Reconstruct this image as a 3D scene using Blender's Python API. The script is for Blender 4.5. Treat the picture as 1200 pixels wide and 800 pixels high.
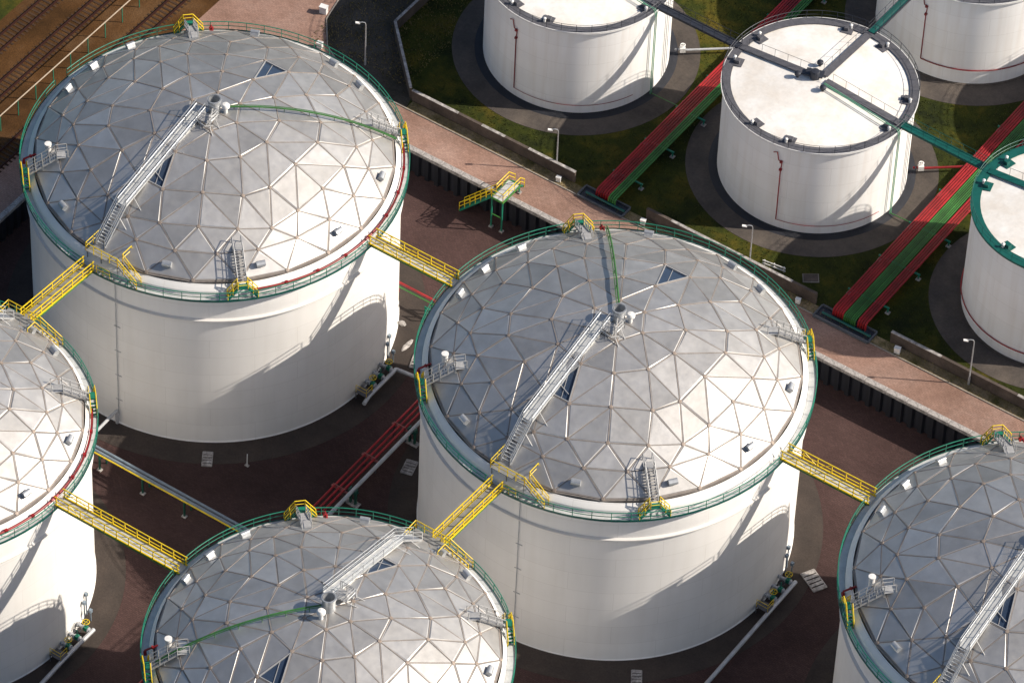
import bpy, math, random
from mathutils import Vector, Matrix
random.seed(7)
R_ = math.radians
for o in list(bpy.data.objects): bpy.data.objects.remove(o)
SC = bpy.context.scene
COL = SC.collection

# ------------------------------------------------------------------ camera
cd = bpy.data.cameras.new('camera')
cd.sensor_width = 36.0
cd.lens = 6248.465 * 36.0 / 1200.0
cd.clip_start = 10.0
cd.clip_end = 9000.0
cam = bpy.data.objects.new('camera', cd)
COL.objects.link(cam)
_r = Vector((0.822432, 0.567943, 0.032363)); _u = Vector((-0.428053, 0.580383, 0.692767)); _f = Vector((-0.374669, 0.583607, -0.720435))
M = Matrix((_r, _u, -_f)).transposed().to_4x4()
M.translation = Vector((184.143681, -305.580235, 395.00015))
cam.matrix_world = M
SC.camera = cam

# ------------------------------------------------------------------ sky, sun, exposure
SUN_AZ, SUN_EL = 30.5, 35.0
W = bpy.data.worlds.new('World'); SC.world = W; W.use_nodes = True
nt = W.node_tree
bg = nt.nodes['Background']
sky = nt.nodes.new('ShaderNodeTexSky'); sky.sky_type = 'NISHITA'; sky.sun_disc = False
sky.sun_elevation = R_(SUN_EL); sky.sun_rotation = R_(90 - SUN_AZ)
sky.air_density = 1.0; sky.dust_density = 2.2; sky.ozone_density = 2.2
nt.links.new(sky.outputs[0], bg.inputs[0]); bg.inputs[1].default_value = 0.086
sl = bpy.data.lights.new('sun', 'SUN'); sl.energy = 5.0; sl.angle = R_(0.5); sl.color = (1.0, 0.905, 0.78)
sun = bpy.data.objects.new('sun', sl); COL.objects.link(sun)
S = Vector((math.cos(R_(SUN_EL)) * math.cos(R_(SUN_AZ)), math.cos(R_(SUN_EL)) * math.sin(R_(SUN_AZ)), math.sin(R_(SUN_EL))))
sun.rotation_euler = S.to_track_quat('Z', 'Y').to_euler(); sun.location = S * 300
vs = SC.view_settings
vs.view_transform = 'Standard'; vs.look = 'None'; vs.gamma = 1.0; vs.use_curve_mapping = False
vs.exposure = 0.35

# ------------------------------------------------------------------ materials
MATS = {}
def mat(name, col, rough=0.6, metal=0.0, var=0.12, scale=0.6, col2=None, bump=0.0, bscale=8.0, objvar=0.0, streak=False, fine=0.0, fscale=30.0, spec=0.5, stretch=None):
    """Principled material: two noise-mixed colours in object space, optional fine grain, streaks and per-object tone."""
    if name in MATS: return MATS[name]
    m = bpy.data.materials.new(name); m.use_nodes = True
    t = m.node_tree; N = t.nodes; L = t.links
    b = N['Principled BSDF']
    b.inputs['Roughness'].default_value = rough; b.inputs['Metallic'].default_value = metal
    b.inputs['Specular IOR Level'].default_value = spec
    tc = N.new('ShaderNodeTexCoord'); mp = N.new('ShaderNodeMapping')
    L.new(tc.outputs['Object'], mp.inputs[0])
    if streak: mp.inputs['Scale'].default_value = (1, 1, 0.06)
    if stretch: mp.inputs['Scale'].default_value = stretch
    n1 = N.new('ShaderNodeTexNoise'); n1.inputs['Scale'].default_value = scale; n1.inputs['Detail'].default_value = 6; n1.inputs['Roughness'].default_value = 0.62
    L.new(mp.outputs[0], n1.inputs['Vector'])
    cr = N.new('ShaderNodeValToRGB')
    c2 = col2 if col2 else tuple(max(0, c * (1 - var * 2)) for c in col)
    cr.color_ramp.elements[0].position = 0.34; cr.color_ramp.elements[1].position = 0.66
    cr.color_ramp.elements[0].color = (*c2, 1); cr.color_ramp.elements[1].color = (*col, 1)
    L.new(n1.outputs['Fac'], cr.inputs[0])
    out = cr.outputs[0]
    if fine > 0:
        n2 = N.new('ShaderNodeTexNoise'); n2.inputs['Scale'].default_value = fscale; n2.inputs['Detail'].default_value = 3
        L.new(tc.outputs['Object'], n2.inputs['Vector'])
        mr = N.new('ShaderNodeMapRange'); mr.inputs[1].default_value = 0.3; mr.inputs[2].default_value = 0.7; mr.inputs[3].default_value = 1 - fine; mr.inputs[4].default_value = 1 + fine
        L.new(n2.outputs['Fac'], mr.inputs[0])
        mm = N.new('ShaderNodeMix'); mm.data_type = 'RGBA'; mm.blend_type = 'MULTIPLY'; mm.inputs[0].default_value = 1
        L.new(out, mm.inputs[6]); L.new(mr.outputs[0], mm.inputs[7]); out = mm.outputs[2]
    if objvar > 0:
        oi = N.new('ShaderNodeObjectInfo')
        mr = N.new('ShaderNodeMapRange'); mr.inputs[3].default_value = 1 - objvar; mr.inputs[4].default_value = 1 + objvar
        L.new(oi.outputs['Random'], mr.inputs[0])
        mm = N.new('ShaderNodeMix'); mm.data_type = 'RGBA'; mm.blend_type = 'MULTIPLY'; mm.inputs[0].default_value = 1
        L.new(out, mm.inputs[6]); L.new(mr.outputs[0], mm.inputs[7]); out = mm.outputs[2]
    L.new(out, b.inputs['Base Color'])
    if bump > 0:
        n3 = N.new('ShaderNodeTexNoise'); n3.inputs['Scale'].default_value = bscale; n3.inputs['Detail'].default_value = 4
        L.new(tc.outputs['Object'], n3.inputs['Vector'])
        bp = N.new('ShaderNodeBump'); bp.inputs['Strength'].default_value = bump; bp.inputs['Distance'].default_value = 0.1
        L.new(n3.outputs['Fac'], bp.inputs['Height']); L.new(bp.outputs[0], b.inputs['Normal'])
    MATS[name] = m
    return m

def shell_mat(name, col, dirt, dirt_amt):
    """Painted steel plate: brick-laid plate seams from the UV map, vertical dirt streaks."""
    m = bpy.data.materials.new(name); m.use_nodes = True
    t = m.node_tree; N = t.nodes; L = t.links; b = N['Principled BSDF']
    b.inputs['Roughness'].default_value = 0.55; b.inputs['Specular IOR Level'].default_value = 0.35
    tc = N.new('ShaderNodeTexCoord')
    br = N.new('ShaderNodeTexBrick'); br.inputs['Scale'].default_value = 1.0
    br.inputs['Brick Width'].default_value = 9.0; br.inputs['Row Height'].default_value = 2.45; br.inputs['Mortar Size'].default_value = 0.022
    br.inputs['Mortar Smooth'].default_value = 0.4; br.inputs['Bias'].default_value = 0.0
    br.inputs['Color1'].default_value = (1, 1, 1, 1); br.inputs['Color2'].default_value = (0.965, 0.965, 0.965, 1); br.inputs['Mortar'].default_value = (0.83, 0.82, 0.81, 1)
    L.new(tc.outputs['UV'], br.inputs['Vector'])
    mp = N.new('ShaderNodeMapping'); mp.inputs['Scale'].default_value = (0.9, 0.045, 1); L.new(tc.outputs['UV'], mp.inputs[0])
    n1 = N.new('ShaderNodeTexNoise'); n1.inputs['Scale'].default_value = 1.3; n1.inputs['Detail'].default_value = 5; L.new(mp.outputs[0], n1.inputs['Vector'])
    mr = N.new('ShaderNodeMapRange'); mr.inputs[1].default_value = 0.45; mr.inputs[2].default_value = 0.75; mr.inputs[3].default_value = 0; mr.inputs[4].default_value = dirt_amt
    L.new(n1.outputs['Fac'], mr.inputs[0])
    n2 = N.new('ShaderNodeTexNoise'); n2.inputs['Scale'].default_value = 0.16; n2.inputs['Detail'].default_value = 4; L.new(tc.outputs['UV'], n2.inputs['Vector'])
    mr2 = N.new('ShaderNodeMapRange'); mr2.inputs[1].default_value = 0.35; mr2.inputs[2].default_value = 0.65; mr2.inputs[3].default_value = 0.93; mr2.inputs[4].default_value = 1.0
    L.new(n2.outputs['Fac'], mr2.inputs[0])
    mx = N.new('ShaderNodeMix'); mx.data_type = 'RGBA'; mx.inputs[6].default_value = (*col, 1); mx.inputs[7].default_value = (*dirt, 1); L.new(mr.outputs[0], mx.inputs[0])
    m1 = N.new('ShaderNodeMix'); m1.data_type = 'RGBA'; m1.blend_type = 'MULTIPLY'; m1.inputs[0].default_value = 1; L.new(mx.outputs[2], m1.inputs[6]); L.new(br.outputs['Color'], m1.inputs[7])
    m2 = N.new('ShaderNodeMix'); m2.data_type = 'RGBA'; m2.blend_type = 'MULTIPLY'; m2.inputs[0].default_value = 1; L.new(m1.outputs[2], m2.inputs[6]); L.new(mr2.outputs[0], m2.inputs[7])
    L.new(m2.outputs[2], b.inputs['Base Color'])
    bp = N.new('ShaderNodeBump'); bp.inputs['Strength'].default_value = 0.12; bp.inputs['Distance'].default_value = 0.03
    L.new(br.outputs['Fac'], bp.inputs['Height']); bp.invert = True
    L.new(bp.outputs[0], b.inputs['Normal'])
    return m

def ground_mat(name, cols, scale, fine, fscale, rough=0.9, bump=0.25, brick=None):
    """Ground cover: three-colour ramp over broad noise, fine grain, optional paver joints."""
    m = bpy.data.materials.new(name); m.use_nodes = True
    t = m.node_tree; N = t.nodes; L = t.links; b = N['Principled BSDF']
    b.inputs['Roughness'].default_value = rough; b.inputs['Specular IOR Level'].default_value = 0.2
    tc = N.new('ShaderNodeTexCoord')
    n1 = N.new('ShaderNodeTexNoise'); n1.inputs['Scale'].default_value = scale; n1.inputs['Detail'].default_value = 8; n1.inputs['Roughness'].default_value = 0.65; L.new(tc.outputs['Object'], n1.inputs['Vector'])
    cr = N.new('ShaderNodeValToRGB'); e = cr.color_ramp.elements
    e[0].position = 0.32; e[1].position = 0.68; e[0].color = (*cols[0], 1); e[1].color = (*cols[-1], 1)
    if len(cols) == 3:
        k = e.new(0.5); k.color = (*cols[1], 1)
    L.new(n1.outputs['Fac'], cr.inputs[0]); out = cr.outputs[0]
    n2 = N.new('ShaderNodeTexNoise'); n2.inputs['Scale'].default_value = fscale; n2.inputs['Detail'].default_value = 4; n2.inputs['Roughness'].default_value = 0.7; L.new(tc.outputs['Object'], n2.inputs['Vector'])
    mr = N.new('ShaderNodeMapRange'); mr.inputs[1].default_value = 0.3; mr.inputs[2].default_value = 0.7; mr.inputs[3].default_value = 1 - fine; mr.inputs[4].default_value = 1 + fine
    L.new(n2.outputs['Fac'], mr.inputs[0])
    mm = N.new('ShaderNodeMix'); mm.data_type = 'RGBA'; mm.blend_type = 'MULTIPLY'; mm.inputs[0].default_value = 1; L.new(out, mm.inputs[6]); L.new(mr.outputs[0], mm.inputs[7]); out = mm.outputs[2]
    n5 = N.new('ShaderNodeTexNoise'); n5.inputs['Scale'].default_value = 0.045; n5.inputs['Detail'].default_value = 9; n5.inputs['Roughness'].default_value = 0.7; n5.inputs['Distortion'].default_value = 0.6; L.new(tc.outputs['Object'], n5.inputs['Vector'])
    mr5 = N.new('ShaderNodeMapRange'); mr5.inputs[1].default_value = 0.36; mr5.inputs[2].default_value = 0.6; mr5.inputs[3].default_value = 0.72; mr5.inputs[4].default_value = 1.1; L.new(n5.outputs['Fac'], mr5.inputs[0])
    mm = N.new('ShaderNodeMix'); mm.data_type = 'RGBA'; mm.blend_type = 'MULTIPLY'; mm.inputs[0].default_value = 1; L.new(out, mm.inputs[6]); L.new(mr5.outputs[0], mm.inputs[7]); out = mm.outputs[2]
    if brick:
        bw, bh, mort, amt = brick
        br = N.new('ShaderNodeTexBrick'); br.inputs['Scale'].default_value = 1; br.inputs['Brick Width'].default_value = bw; br.inputs['Row Height'].default_value = bh; br.inputs['Mortar Size'].default_value = mort
        br.inputs['Color1'].default_value = (1 + amt, 1 + amt, 1 + amt, 1); br.inputs['Color2'].default_value = (1 - amt, 1 - amt, 1 - amt, 1); br.inputs['Mortar'].default_value = (1 - 2.5 * amt,) * 3 + (1,)
        L.new(tc.outputs['Object'], br.inputs['Vector'])
        mm = N.new('ShaderNodeMix'); mm.data_type = 'RGBA'; mm.blend_type = 'MULTIPLY'; mm.inputs[0].default_value = 1; L.new(out, mm.inputs[6]); L.new(br.outputs['Color'], mm.inputs[7]); out = mm.outputs[2]
    L.new(out, b.inputs['Base Color'])
    bp = N.new('ShaderNodeBump'); bp.inputs['Strength'].default_value = bump; bp.inputs['Distance'].default_value = 0.08
    L.new(n2.outputs['Fac'], bp.inputs['Height']); L.new(bp.outputs[0], b.inputs['Normal'])
    return m

def panel_mat():
    """Weathered mill-finish aluminium; each sheet has its own tone and soft stains."""
    m = bpy.data.materials.new('dome_aluminium'); m.use_nodes = True
    t = m.node_tree; N = t.nodes; L = t.links; b = N['Principled BSDF']
    b.inputs['Metallic'].default_value = 0.85
    tc = N.new('ShaderNodeTexCoord'); oi = N.new('ShaderNodeObjectInfo')
    ad = N.new('ShaderNodeVectorMath'); ad.operation = 'MULTIPLY_ADD'
    L.new(oi.outputs['Random'], ad.inputs[0]); ad.inputs[1].default_value = (53, 31, 17); L.new(tc.outputs['Object'], ad.inputs[2])
    n1 = N.new('ShaderNodeTexNoise'); n1.inputs['Scale'].default_value = 0.55; n1.inputs['Detail'].default_value = 7; n1.inputs['Roughness'].default_value = 0.6; L.new(ad.outputs[0], n1.inputs['Vector'])
    cr = N.new('ShaderNodeValToRGB'); e = cr.color_ramp.elements
    e[0].position = 0.3; e[1].position = 0.68; e[0].color = (0.48, 0.465, 0.445, 1); e[1].color = (0.60, 0.585, 0.565, 1)
    L.new(n1.outputs['Fac'], cr.inputs[0])
    mr = N.new('ShaderNodeMapRange'); mr.inputs[3].default_value = 0.82; mr.inputs[4].default_value = 1.12; L.new(oi.outputs['Random'], mr.inputs[0])
    mm = N.new('ShaderNodeMix'); mm.data_type = 'RGBA'; mm.blend_type = 'MULTIPLY'; mm.inputs[0].default_value = 1; L.new(cr.outputs[0], mm.inputs[6]); L.new(mr.outputs[0], mm.inputs[7])
    L.new(mm.outputs[2], b.inputs['Base Color'])
    n2 = N.new('ShaderNodeTexNoise'); n2.inputs['Scale'].default_value = 1.7; n2.inputs['Detail'].default_value = 6; L.new(ad.outputs[0], n2.inputs['Vector'])
    mr2 = N.new('ShaderNodeMapRange'); mr2.inputs[3].default_value = 0.44; mr2.inputs[4].default_value = 0.60; L.new(n2.outputs['Fac'], mr2.inputs[0])
    L.new(mr2.outputs[0], b.inputs['Roughness'])
    bp = N.new('ShaderNodeBump'); bp.inputs['Strength'].default_value = 0.10; bp.inputs['Distance'].default_value = 0.15
    n3 = N.new('ShaderNodeTexNoise'); n3.inputs['Scale'].default_value = 0.9; n3.inputs['Detail'].default_value = 2; L.new(ad.outputs[0], n3.inputs['Vector'])
    L.new(n3.outputs['Fac'], bp.inputs['Height']); L.new(bp.outputs[0], b.inputs['Normal'])
    return m

m_panel = panel_mat()
m_shell = shell_mat('white_tank_paint', (0.83, 0.815, 0.79), (0.60, 0.56, 0.50), 0.15)
m_shell2 = shell_mat('old_white_tank_paint', (0.88, 0.875, 0.865), (0.56, 0.46, 0.36), 0.24)
m_beam = mat('dome_batten', (0.30, 0.265, 0.24), 0.65, 0.25, 0.12, 2.0)
m_hub = mat('dome_hub', (0.36, 0.29, 0.24), 0.6, 0.2, 0.2, 3.0)
m_galv = mat('galvanised_steel', (0.52, 0.54, 0.56), 0.45, 0.6, 0.12, 3.0)
m_strut = mat('dull_galvanised', (0.44, 0.44, 0.44), 0.6, 0.3, 0.1, 3.0)
m_grate = mat('dark_grating', (0.27, 0.27, 0.26), 0.65, 0.2, 0.15, 1.5)
m_deck = mat('walkway_grating', (0.62, 0.63, 0.62), 0.55, 0.25, 0.1, 1.5)
m_green = mat('green_paint', (0.012, 0.20, 0.125), 0.45, 0, 0.15, 2.0)
m_dkgreen = mat('dark_green_paint', (0.010, 0.085, 0.060), 0.5, 0, 0.15, 2.0)
m_trestle = mat('faded_red_paint', (0.34, 0.10, 0.09), 0.6, 0, 0.15, 2.0)
m_mint = mat('mint_paint', (0.16, 0.42, 0.26), 0.5, 0, 0.1, 2.0)
m_teal = mat('teal_paint', (0.005, 0.10, 0.083), 0.45, 0, 0.12, 1.0)
m_lgreen = mat('bright_green_paint', (0.05, 0.20, 0.04), 0.5, 0, 0.2, 0.5, objvar=0.3)
m_yellow = mat('yellow_paint', (0.84, 0.60, 0.015), 0.45, 0, 0.12, 2.0)
m_red = mat('red_paint', (0.36, 0.014, 0.018), 0.5, 0, 0.22, 0.5, objvar=0.32)
m_glass = mat('skylight_glass', (0.035, 0.055, 0.095), 0.12, 0, 0.1, 1.0, spec=0.7)
m_white = mat('white_paint', (0.78, 0.77, 0.75), 0.5, 0, 0.06, 2.0)
m_pipegrey = mat('pale_grey_pipe', (0.50, 0.51, 0.53), 0.5, 0.2, 0.12, 1.0)
m_bluegrey = mat('blue_grey_pipe', (0.24, 0.30, 0.36), 0.5, 0.2, 0.12, 1.0)
m_darkgrey = mat('dark_grey_grating', (0.10, 0.10, 0.115), 0.7, 0.0, 0.15, 2.0, fine=0.2, fscale=9)
m_dark = mat('dark_steel', (0.035, 0.04, 0.055), 0.55, 0.2, 0.1, 2.0)
m_pit = mat('pit_concrete', (0.09, 0.10, 0.115), 0.8, 0, 0.15, 1.0)
m_roof = mat('white_roof_paint', (0.82, 0.805, 0.775), 0.6, 0, 0.05, 0.35, col2=(0.70, 0.65, 0.585), fine=0.05, fscale=2.2)
m_ring = mat('bitumen_ring', (0.016, 0.018, 0.026), 0.7, 0, 0.2, 0.8)
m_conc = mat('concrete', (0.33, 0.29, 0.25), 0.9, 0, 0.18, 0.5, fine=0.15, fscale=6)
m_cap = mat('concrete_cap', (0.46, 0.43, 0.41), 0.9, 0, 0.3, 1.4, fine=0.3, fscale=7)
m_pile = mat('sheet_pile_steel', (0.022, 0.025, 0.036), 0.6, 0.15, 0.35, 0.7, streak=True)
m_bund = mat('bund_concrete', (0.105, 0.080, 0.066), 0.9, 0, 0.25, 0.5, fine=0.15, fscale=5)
m_rail = mat('rusty_rail', (0.045, 0.012, 0.007), 0.6, 0.3, 0.2, 1.0)
m_wood = mat('old_sleeper', (0.058, 0.027, 0.010), 0.9, 0, 0.25, 1.0)
m_padfloor = ground_mat('tank_pad', [(0.046, 0.038, 0.034), (0.070, 0.055, 0.047)], 0.25, 0.16, 5.0)
m_padconc = ground_mat('concrete_apron', [(0.062, 0.054, 0.050), (0.110, 0.092, 0.078)], 0.3, 0.14, 4.0)
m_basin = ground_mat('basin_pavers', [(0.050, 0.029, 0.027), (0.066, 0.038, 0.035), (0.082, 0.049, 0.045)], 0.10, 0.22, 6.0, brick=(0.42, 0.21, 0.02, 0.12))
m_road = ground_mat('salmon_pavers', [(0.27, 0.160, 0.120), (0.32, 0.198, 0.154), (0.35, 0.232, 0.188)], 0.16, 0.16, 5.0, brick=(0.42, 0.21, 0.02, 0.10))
m_grass = ground_mat('grass_ground', [(0.008, 0.013, 0.002), (0.034, 0.042, 0.004), (0.100, 0.075, 0.008)], 0.22, 0.35, 6.0, bump=0.5)
m_soil = ground_mat('weedy_soil', [(0.030, 0.028, 0.020), (0.06, 0.052, 0.042), (0.085, 0.075, 0.065)], 0.22, 0.3, 5.0, bump=0.5)
m_ballast = ground_mat('brown_ballast', [(0.045, 0.020, 0.004), (0.080, 0.036, 0.010), (0.110, 0.058, 0.024)], 0.20, 0.42, 7.0, bump=0.6)
m_verge = ground_mat('dry_verge', [(0.10, 0.09, 0.03), (0.26, 0.20, 0.11), (0.34, 0.26, 0.17)], 0.5, 0.35, 5.0, bump=0.5)

# ------------------------------------------------------------------ mesh helpers
class MB:
    def __init__(s): s.v = []; s.f = []; s.smooth = False; s.uv = None
    def add(s, vs, fs):
        n = len(s.v); s.v += [tuple(a) for a in vs]; s.f += [tuple(i + n for i in f) for f in fs]; return s
    def obox(s, c, ax, ay, az):
        c = Vector(c); ax = Vector(ax); ay = Vector(ay); az = Vector(az)
        P = [c - ax - ay - az, c + ax - ay - az, c + ax + ay - az, c - ax + ay - az, c - ax - ay + az, c + ax - ay + az, c + ax + ay + az, c - ax + ay + az]
        return s.add(P, [(0, 3, 2, 1), (4, 5, 6, 7), (0, 1, 5, 4), (1, 2, 6, 5), (2, 3, 7, 6), (3, 0, 4, 7)])
    def box(s, c, size, rz=0.0):
        h = [a / 2 for a in size]; ca, sa = math.cos(rz), math.sin(rz)
        return s.obox(c, (h[0] * ca, h[0] * sa, 0), (-h[1] * sa, h[1] * ca, 0), (0, 0, h[2]))
    def bar(s, a, b, w, h, up=(0, 0, 1)):
        a = Vector(a); b = Vector(b); d = b - a
        if d.length < 1e-6: return s
        x = d.normalized(); y = Vector(up).cross(x)
        if y.length < 1e-4: y = Vector((1, 0, 0)).cross(x)
        y.normalize(); z = x.cross(y)
        return s.obox((a + b) / 2, d / 2, y * w / 2, z * h / 2)
    def tube(s, pts, r, n=6, cap=True, closed=False):
        pts = [Vector(q) for q in pts]; m = len(pts); rings = []
        prev = None
        for i in range(m):
            if closed: d = pts[(i + 1) % m] - pts[i - 1]
            else: d = pts[min(i + 1, m - 1)] - pts[max(i - 1, 0)]
            d.normalize()
            if prev is None:
                y = Vector((0, 0, 1)).cross(d)
                if y.length < 1e-3: y = Vector((1, 0, 0)).cross(d)
                y.normalize()
            else:
                y = prev - d * prev.dot(d); y.normalize()
            prev = y; z = d.cross(y)
            rings.append([pts[i] + (y * math.cos(2 * math.pi * k / n) + z * math.sin(2 * math.pi * k / n)) * r for k in range(n)])
        V = [q for rg in rings for q in rg]; F = []
        for i in range(m if closed else m - 1):
            j = (i + 1) % m
            for k in range(n):
                l = (k + 1) % n; F.append((i * n + k, i * n + l, j * n + l, j * n + k))
        if cap and not closed: F += [tuple(range(n - 1, -1, -1)), tuple((m - 1) * n + k for k in range(n))]
        return s.add(V, F)
    def lathe(s, prof, n=48, a0=0.0, a1=2 * math.pi, c=(0, 0, 0)):
        full = abs(a1 - a0 - 2 * math.pi) < 1e-6; m = n if full else n + 1
        V = []; F = []
        for i in range(m):
            a = a0 + (a1 - a0) * i / n
            for (r, z) in prof: V.append((c[0] + r * math.cos(a), c[1] + r * math.sin(a), c[2] + z))
        k = len(prof)
        for i in range(n):
            j = (i + 1) % m
            for q in range(k - 1): F.append((i * k + q, j * k + q, j * k + q + 1, i * k + q + 1))
        return s.add(V, F)
    def mesh(s, name, smooth=None):
        me = bpy.data.meshes.new(name); me.from_pydata(s.v, [], s.f)
        if smooth:
            me.polygons.foreach_set('use_smooth', [True] * len(me.polygons))
            if hasattr(me, 'set_sharp_from_angle'): me.set_sharp_from_angle(angle=R_(40))
        me.update(); return me

CACHE = {}
def part(name, mt, parent=None, fn=None, key=None, smooth=False, loc=(0, 0, 0), rz=0.0, label=None, kind=None):
    """Link one mesh object; meshes are shared between alike parts through key."""
    k = (key, mt.name) if key is not None else None
    if k is not None and k in CACHE: me = CACHE[k]
    else:
        mb = MB(); fn(mb); me = mb.mesh(name, smooth); me.materials.append(mt)
        if mb.uv:
            ul = me.uv_layers.new(name='UVMap')
            for p in me.polygons:
                for li, vi in zip(p.loop_indices, p.vertices): ul.data[li].uv = mb.uv(me.vertices[vi].co, p)
        if k is not None: CACHE[k] = me
    o = bpy.data.objects.new(name, me); COL.objects.link(o)
    o.parent = parent; o.location = loc; o.rotation_euler = (0, 0, rz)
    if label: o['label'] = label
    if kind: o['kind'] = kind
    return o
def thing(name, label, cat, loc=(0, 0, 0), rz=0.0, group=None):
    o = bpy.data.objects.new(name, None); o.empty_display_size = 0.5; COL.objects.link(o)
    o.location = loc; o.rotation_euler = (0, 0, rz); o['label'] = label; o['category'] = cat
    if group: o['group'] = group
    return o
def tag(o, label, cat, group=None):
    o['label'] = label; o['category'] = cat
    if group: o['group'] = group
    return o
def pol(r, a, z=0.0): return Vector((r * math.cos(a), r * math.sin(a), z))

# ------------------------------------------------------------------ ground and setting
ZU = 3.3            # level of the land round the sunken basin
BU0, BU1, BV0, BV1 = -72.6, 150.0, -140.0, 28.75
def sheet(name, poly, z, mt):
    mb = MB(); mb.add([(x, y, z) for x, y in poly], [tuple(range(len(poly)))])
    me = mb.mesh(name); me.materials.append(mt)
    o = bpy.data.objects.new(name, me); COL.objects.link(o); o['kind'] = 'structure'; return o
def rect(x0, x1, y0, y1): return [(x0, y0), (x1, y0), (x1, y1), (x0, y1)]
def f(mb):
    B = 2500
    for x0, x1, y0, y1 in ((-B, BU0, -B, B), (BU1, B, -B, B), (BU0, BU1, BV1, B), (BU0, BU1, -B, BV0)):
        mb.add([(x0, y0, ZU), (x1, y0, ZU), (x1, y1, ZU), (x0, y1, ZU)], [(0, 1, 2, 3)])
    P = [(BU0, BV0), (BU1, BV0), (BU1, BV1), (BU0, BV1)]
    for i in range(4):
        a, b = P[i], P[(i + 1) % 4]
        mb.add([(*a, ZU), (*b, ZU), (*b, -0.2), (*a, -0.2)], [(0, 1, 2, 3)])
part('ground', m_grass, None, f)['kind'] = 'structure'
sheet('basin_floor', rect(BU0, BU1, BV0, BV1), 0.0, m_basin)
sheet('ballast_bed', [(-600, -400), (-77.0, -400), (-77.0, 14), (-74.2, 31), (-74.2, 400), (-600, 400)], ZU + 0.004, m_ballast)
sheet('grass_verge', [(-600, -400), (-91.9, -400), (-91.2, 30), (-91.9, 400), (-600, 400)], ZU + 0.008, m_grass)
sheet('road', [(-77.0, -400), (-72.7, -400), (-72.7, 28.9), (160, 28.9), (160, 33.2), (-52.5, 33.2), (-57, 34.0), (-60.5, 36), (-63.2, 39.5), (-64.2, 44), (-64.2, 400), (-74.2, 400), (-74.2, 31), (-77, 14)], ZU + 0.004, m_road)
sheet('scrub_soil', [(-64.1, 400), (-64.1, 44), (-63.1, 39.6), (-60.4, 36.1), (-57, 34.1), (-52.5, 33.35), (-48.2, 33.35), (-48.7, 35.2), (-56, 42.5), (-56, 400)], ZU + 0.008, m_soil)
sheet('dry_verge', rect(-48.2, 160, 33.35, 34.6), ZU + 0.004, m_verge)
def f(mb):
    pts = [(160, 33.27), (-52.5, 33.27), (-57, 34.07), (-60.5, 36.07), (-63.15, 39.55), (-64.15, 44), (-64.15, 300)]
    for a, b in zip(pts, pts[1:]): mb.bar((*a, ZU + 0.03), (*b, ZU + 0.03), 0.13, 0.14)
part('kerb', m_conc, None, f)['kind'] = 'structure'

# sheet-pile wall with concrete cap
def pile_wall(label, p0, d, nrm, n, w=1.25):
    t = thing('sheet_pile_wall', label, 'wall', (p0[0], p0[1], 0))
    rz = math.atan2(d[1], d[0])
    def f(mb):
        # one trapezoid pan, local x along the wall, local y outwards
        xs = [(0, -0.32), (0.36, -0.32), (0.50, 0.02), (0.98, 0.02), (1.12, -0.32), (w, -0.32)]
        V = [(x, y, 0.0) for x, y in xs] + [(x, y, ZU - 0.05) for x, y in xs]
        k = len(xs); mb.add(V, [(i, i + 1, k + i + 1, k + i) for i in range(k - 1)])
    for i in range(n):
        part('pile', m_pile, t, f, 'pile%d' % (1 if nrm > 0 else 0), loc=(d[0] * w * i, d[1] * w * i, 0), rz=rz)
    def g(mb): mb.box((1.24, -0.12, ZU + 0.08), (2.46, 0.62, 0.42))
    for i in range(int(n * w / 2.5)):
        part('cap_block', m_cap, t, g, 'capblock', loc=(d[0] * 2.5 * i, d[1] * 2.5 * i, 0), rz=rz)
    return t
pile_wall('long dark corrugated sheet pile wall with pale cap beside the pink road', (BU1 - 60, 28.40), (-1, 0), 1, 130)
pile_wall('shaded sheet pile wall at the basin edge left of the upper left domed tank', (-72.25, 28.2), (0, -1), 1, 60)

# bund wall along the road
def wall_run(mb, pts, z0, z1, w):
    for a, b in zip(pts, pts[1:]): mb.bar((*a, (z0 + z1) / 2), (*b, (z0 + z1) / 2), w, z1 - z0)
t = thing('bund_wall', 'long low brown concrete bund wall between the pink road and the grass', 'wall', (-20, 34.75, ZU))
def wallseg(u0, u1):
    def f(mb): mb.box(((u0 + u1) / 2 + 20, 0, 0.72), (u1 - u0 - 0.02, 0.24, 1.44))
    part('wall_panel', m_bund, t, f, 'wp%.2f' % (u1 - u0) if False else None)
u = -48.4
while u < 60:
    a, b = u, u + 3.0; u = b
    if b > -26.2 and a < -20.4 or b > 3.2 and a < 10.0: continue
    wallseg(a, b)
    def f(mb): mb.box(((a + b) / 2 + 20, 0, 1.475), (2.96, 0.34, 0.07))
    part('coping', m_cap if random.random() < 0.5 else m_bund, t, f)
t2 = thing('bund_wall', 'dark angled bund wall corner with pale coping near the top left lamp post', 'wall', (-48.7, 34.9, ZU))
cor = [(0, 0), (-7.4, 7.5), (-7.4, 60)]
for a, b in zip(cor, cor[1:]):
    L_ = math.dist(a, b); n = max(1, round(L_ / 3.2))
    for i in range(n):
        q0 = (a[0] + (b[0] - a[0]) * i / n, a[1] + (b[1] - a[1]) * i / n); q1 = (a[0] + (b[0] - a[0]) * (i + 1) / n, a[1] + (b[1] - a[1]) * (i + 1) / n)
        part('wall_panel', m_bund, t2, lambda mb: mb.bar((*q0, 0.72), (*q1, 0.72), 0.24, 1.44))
        part('coping', m_cap, t2, lambda mb: mb.bar((*q0, 1.475), (*q1, 1.475), 0.30, 0.07))

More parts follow.
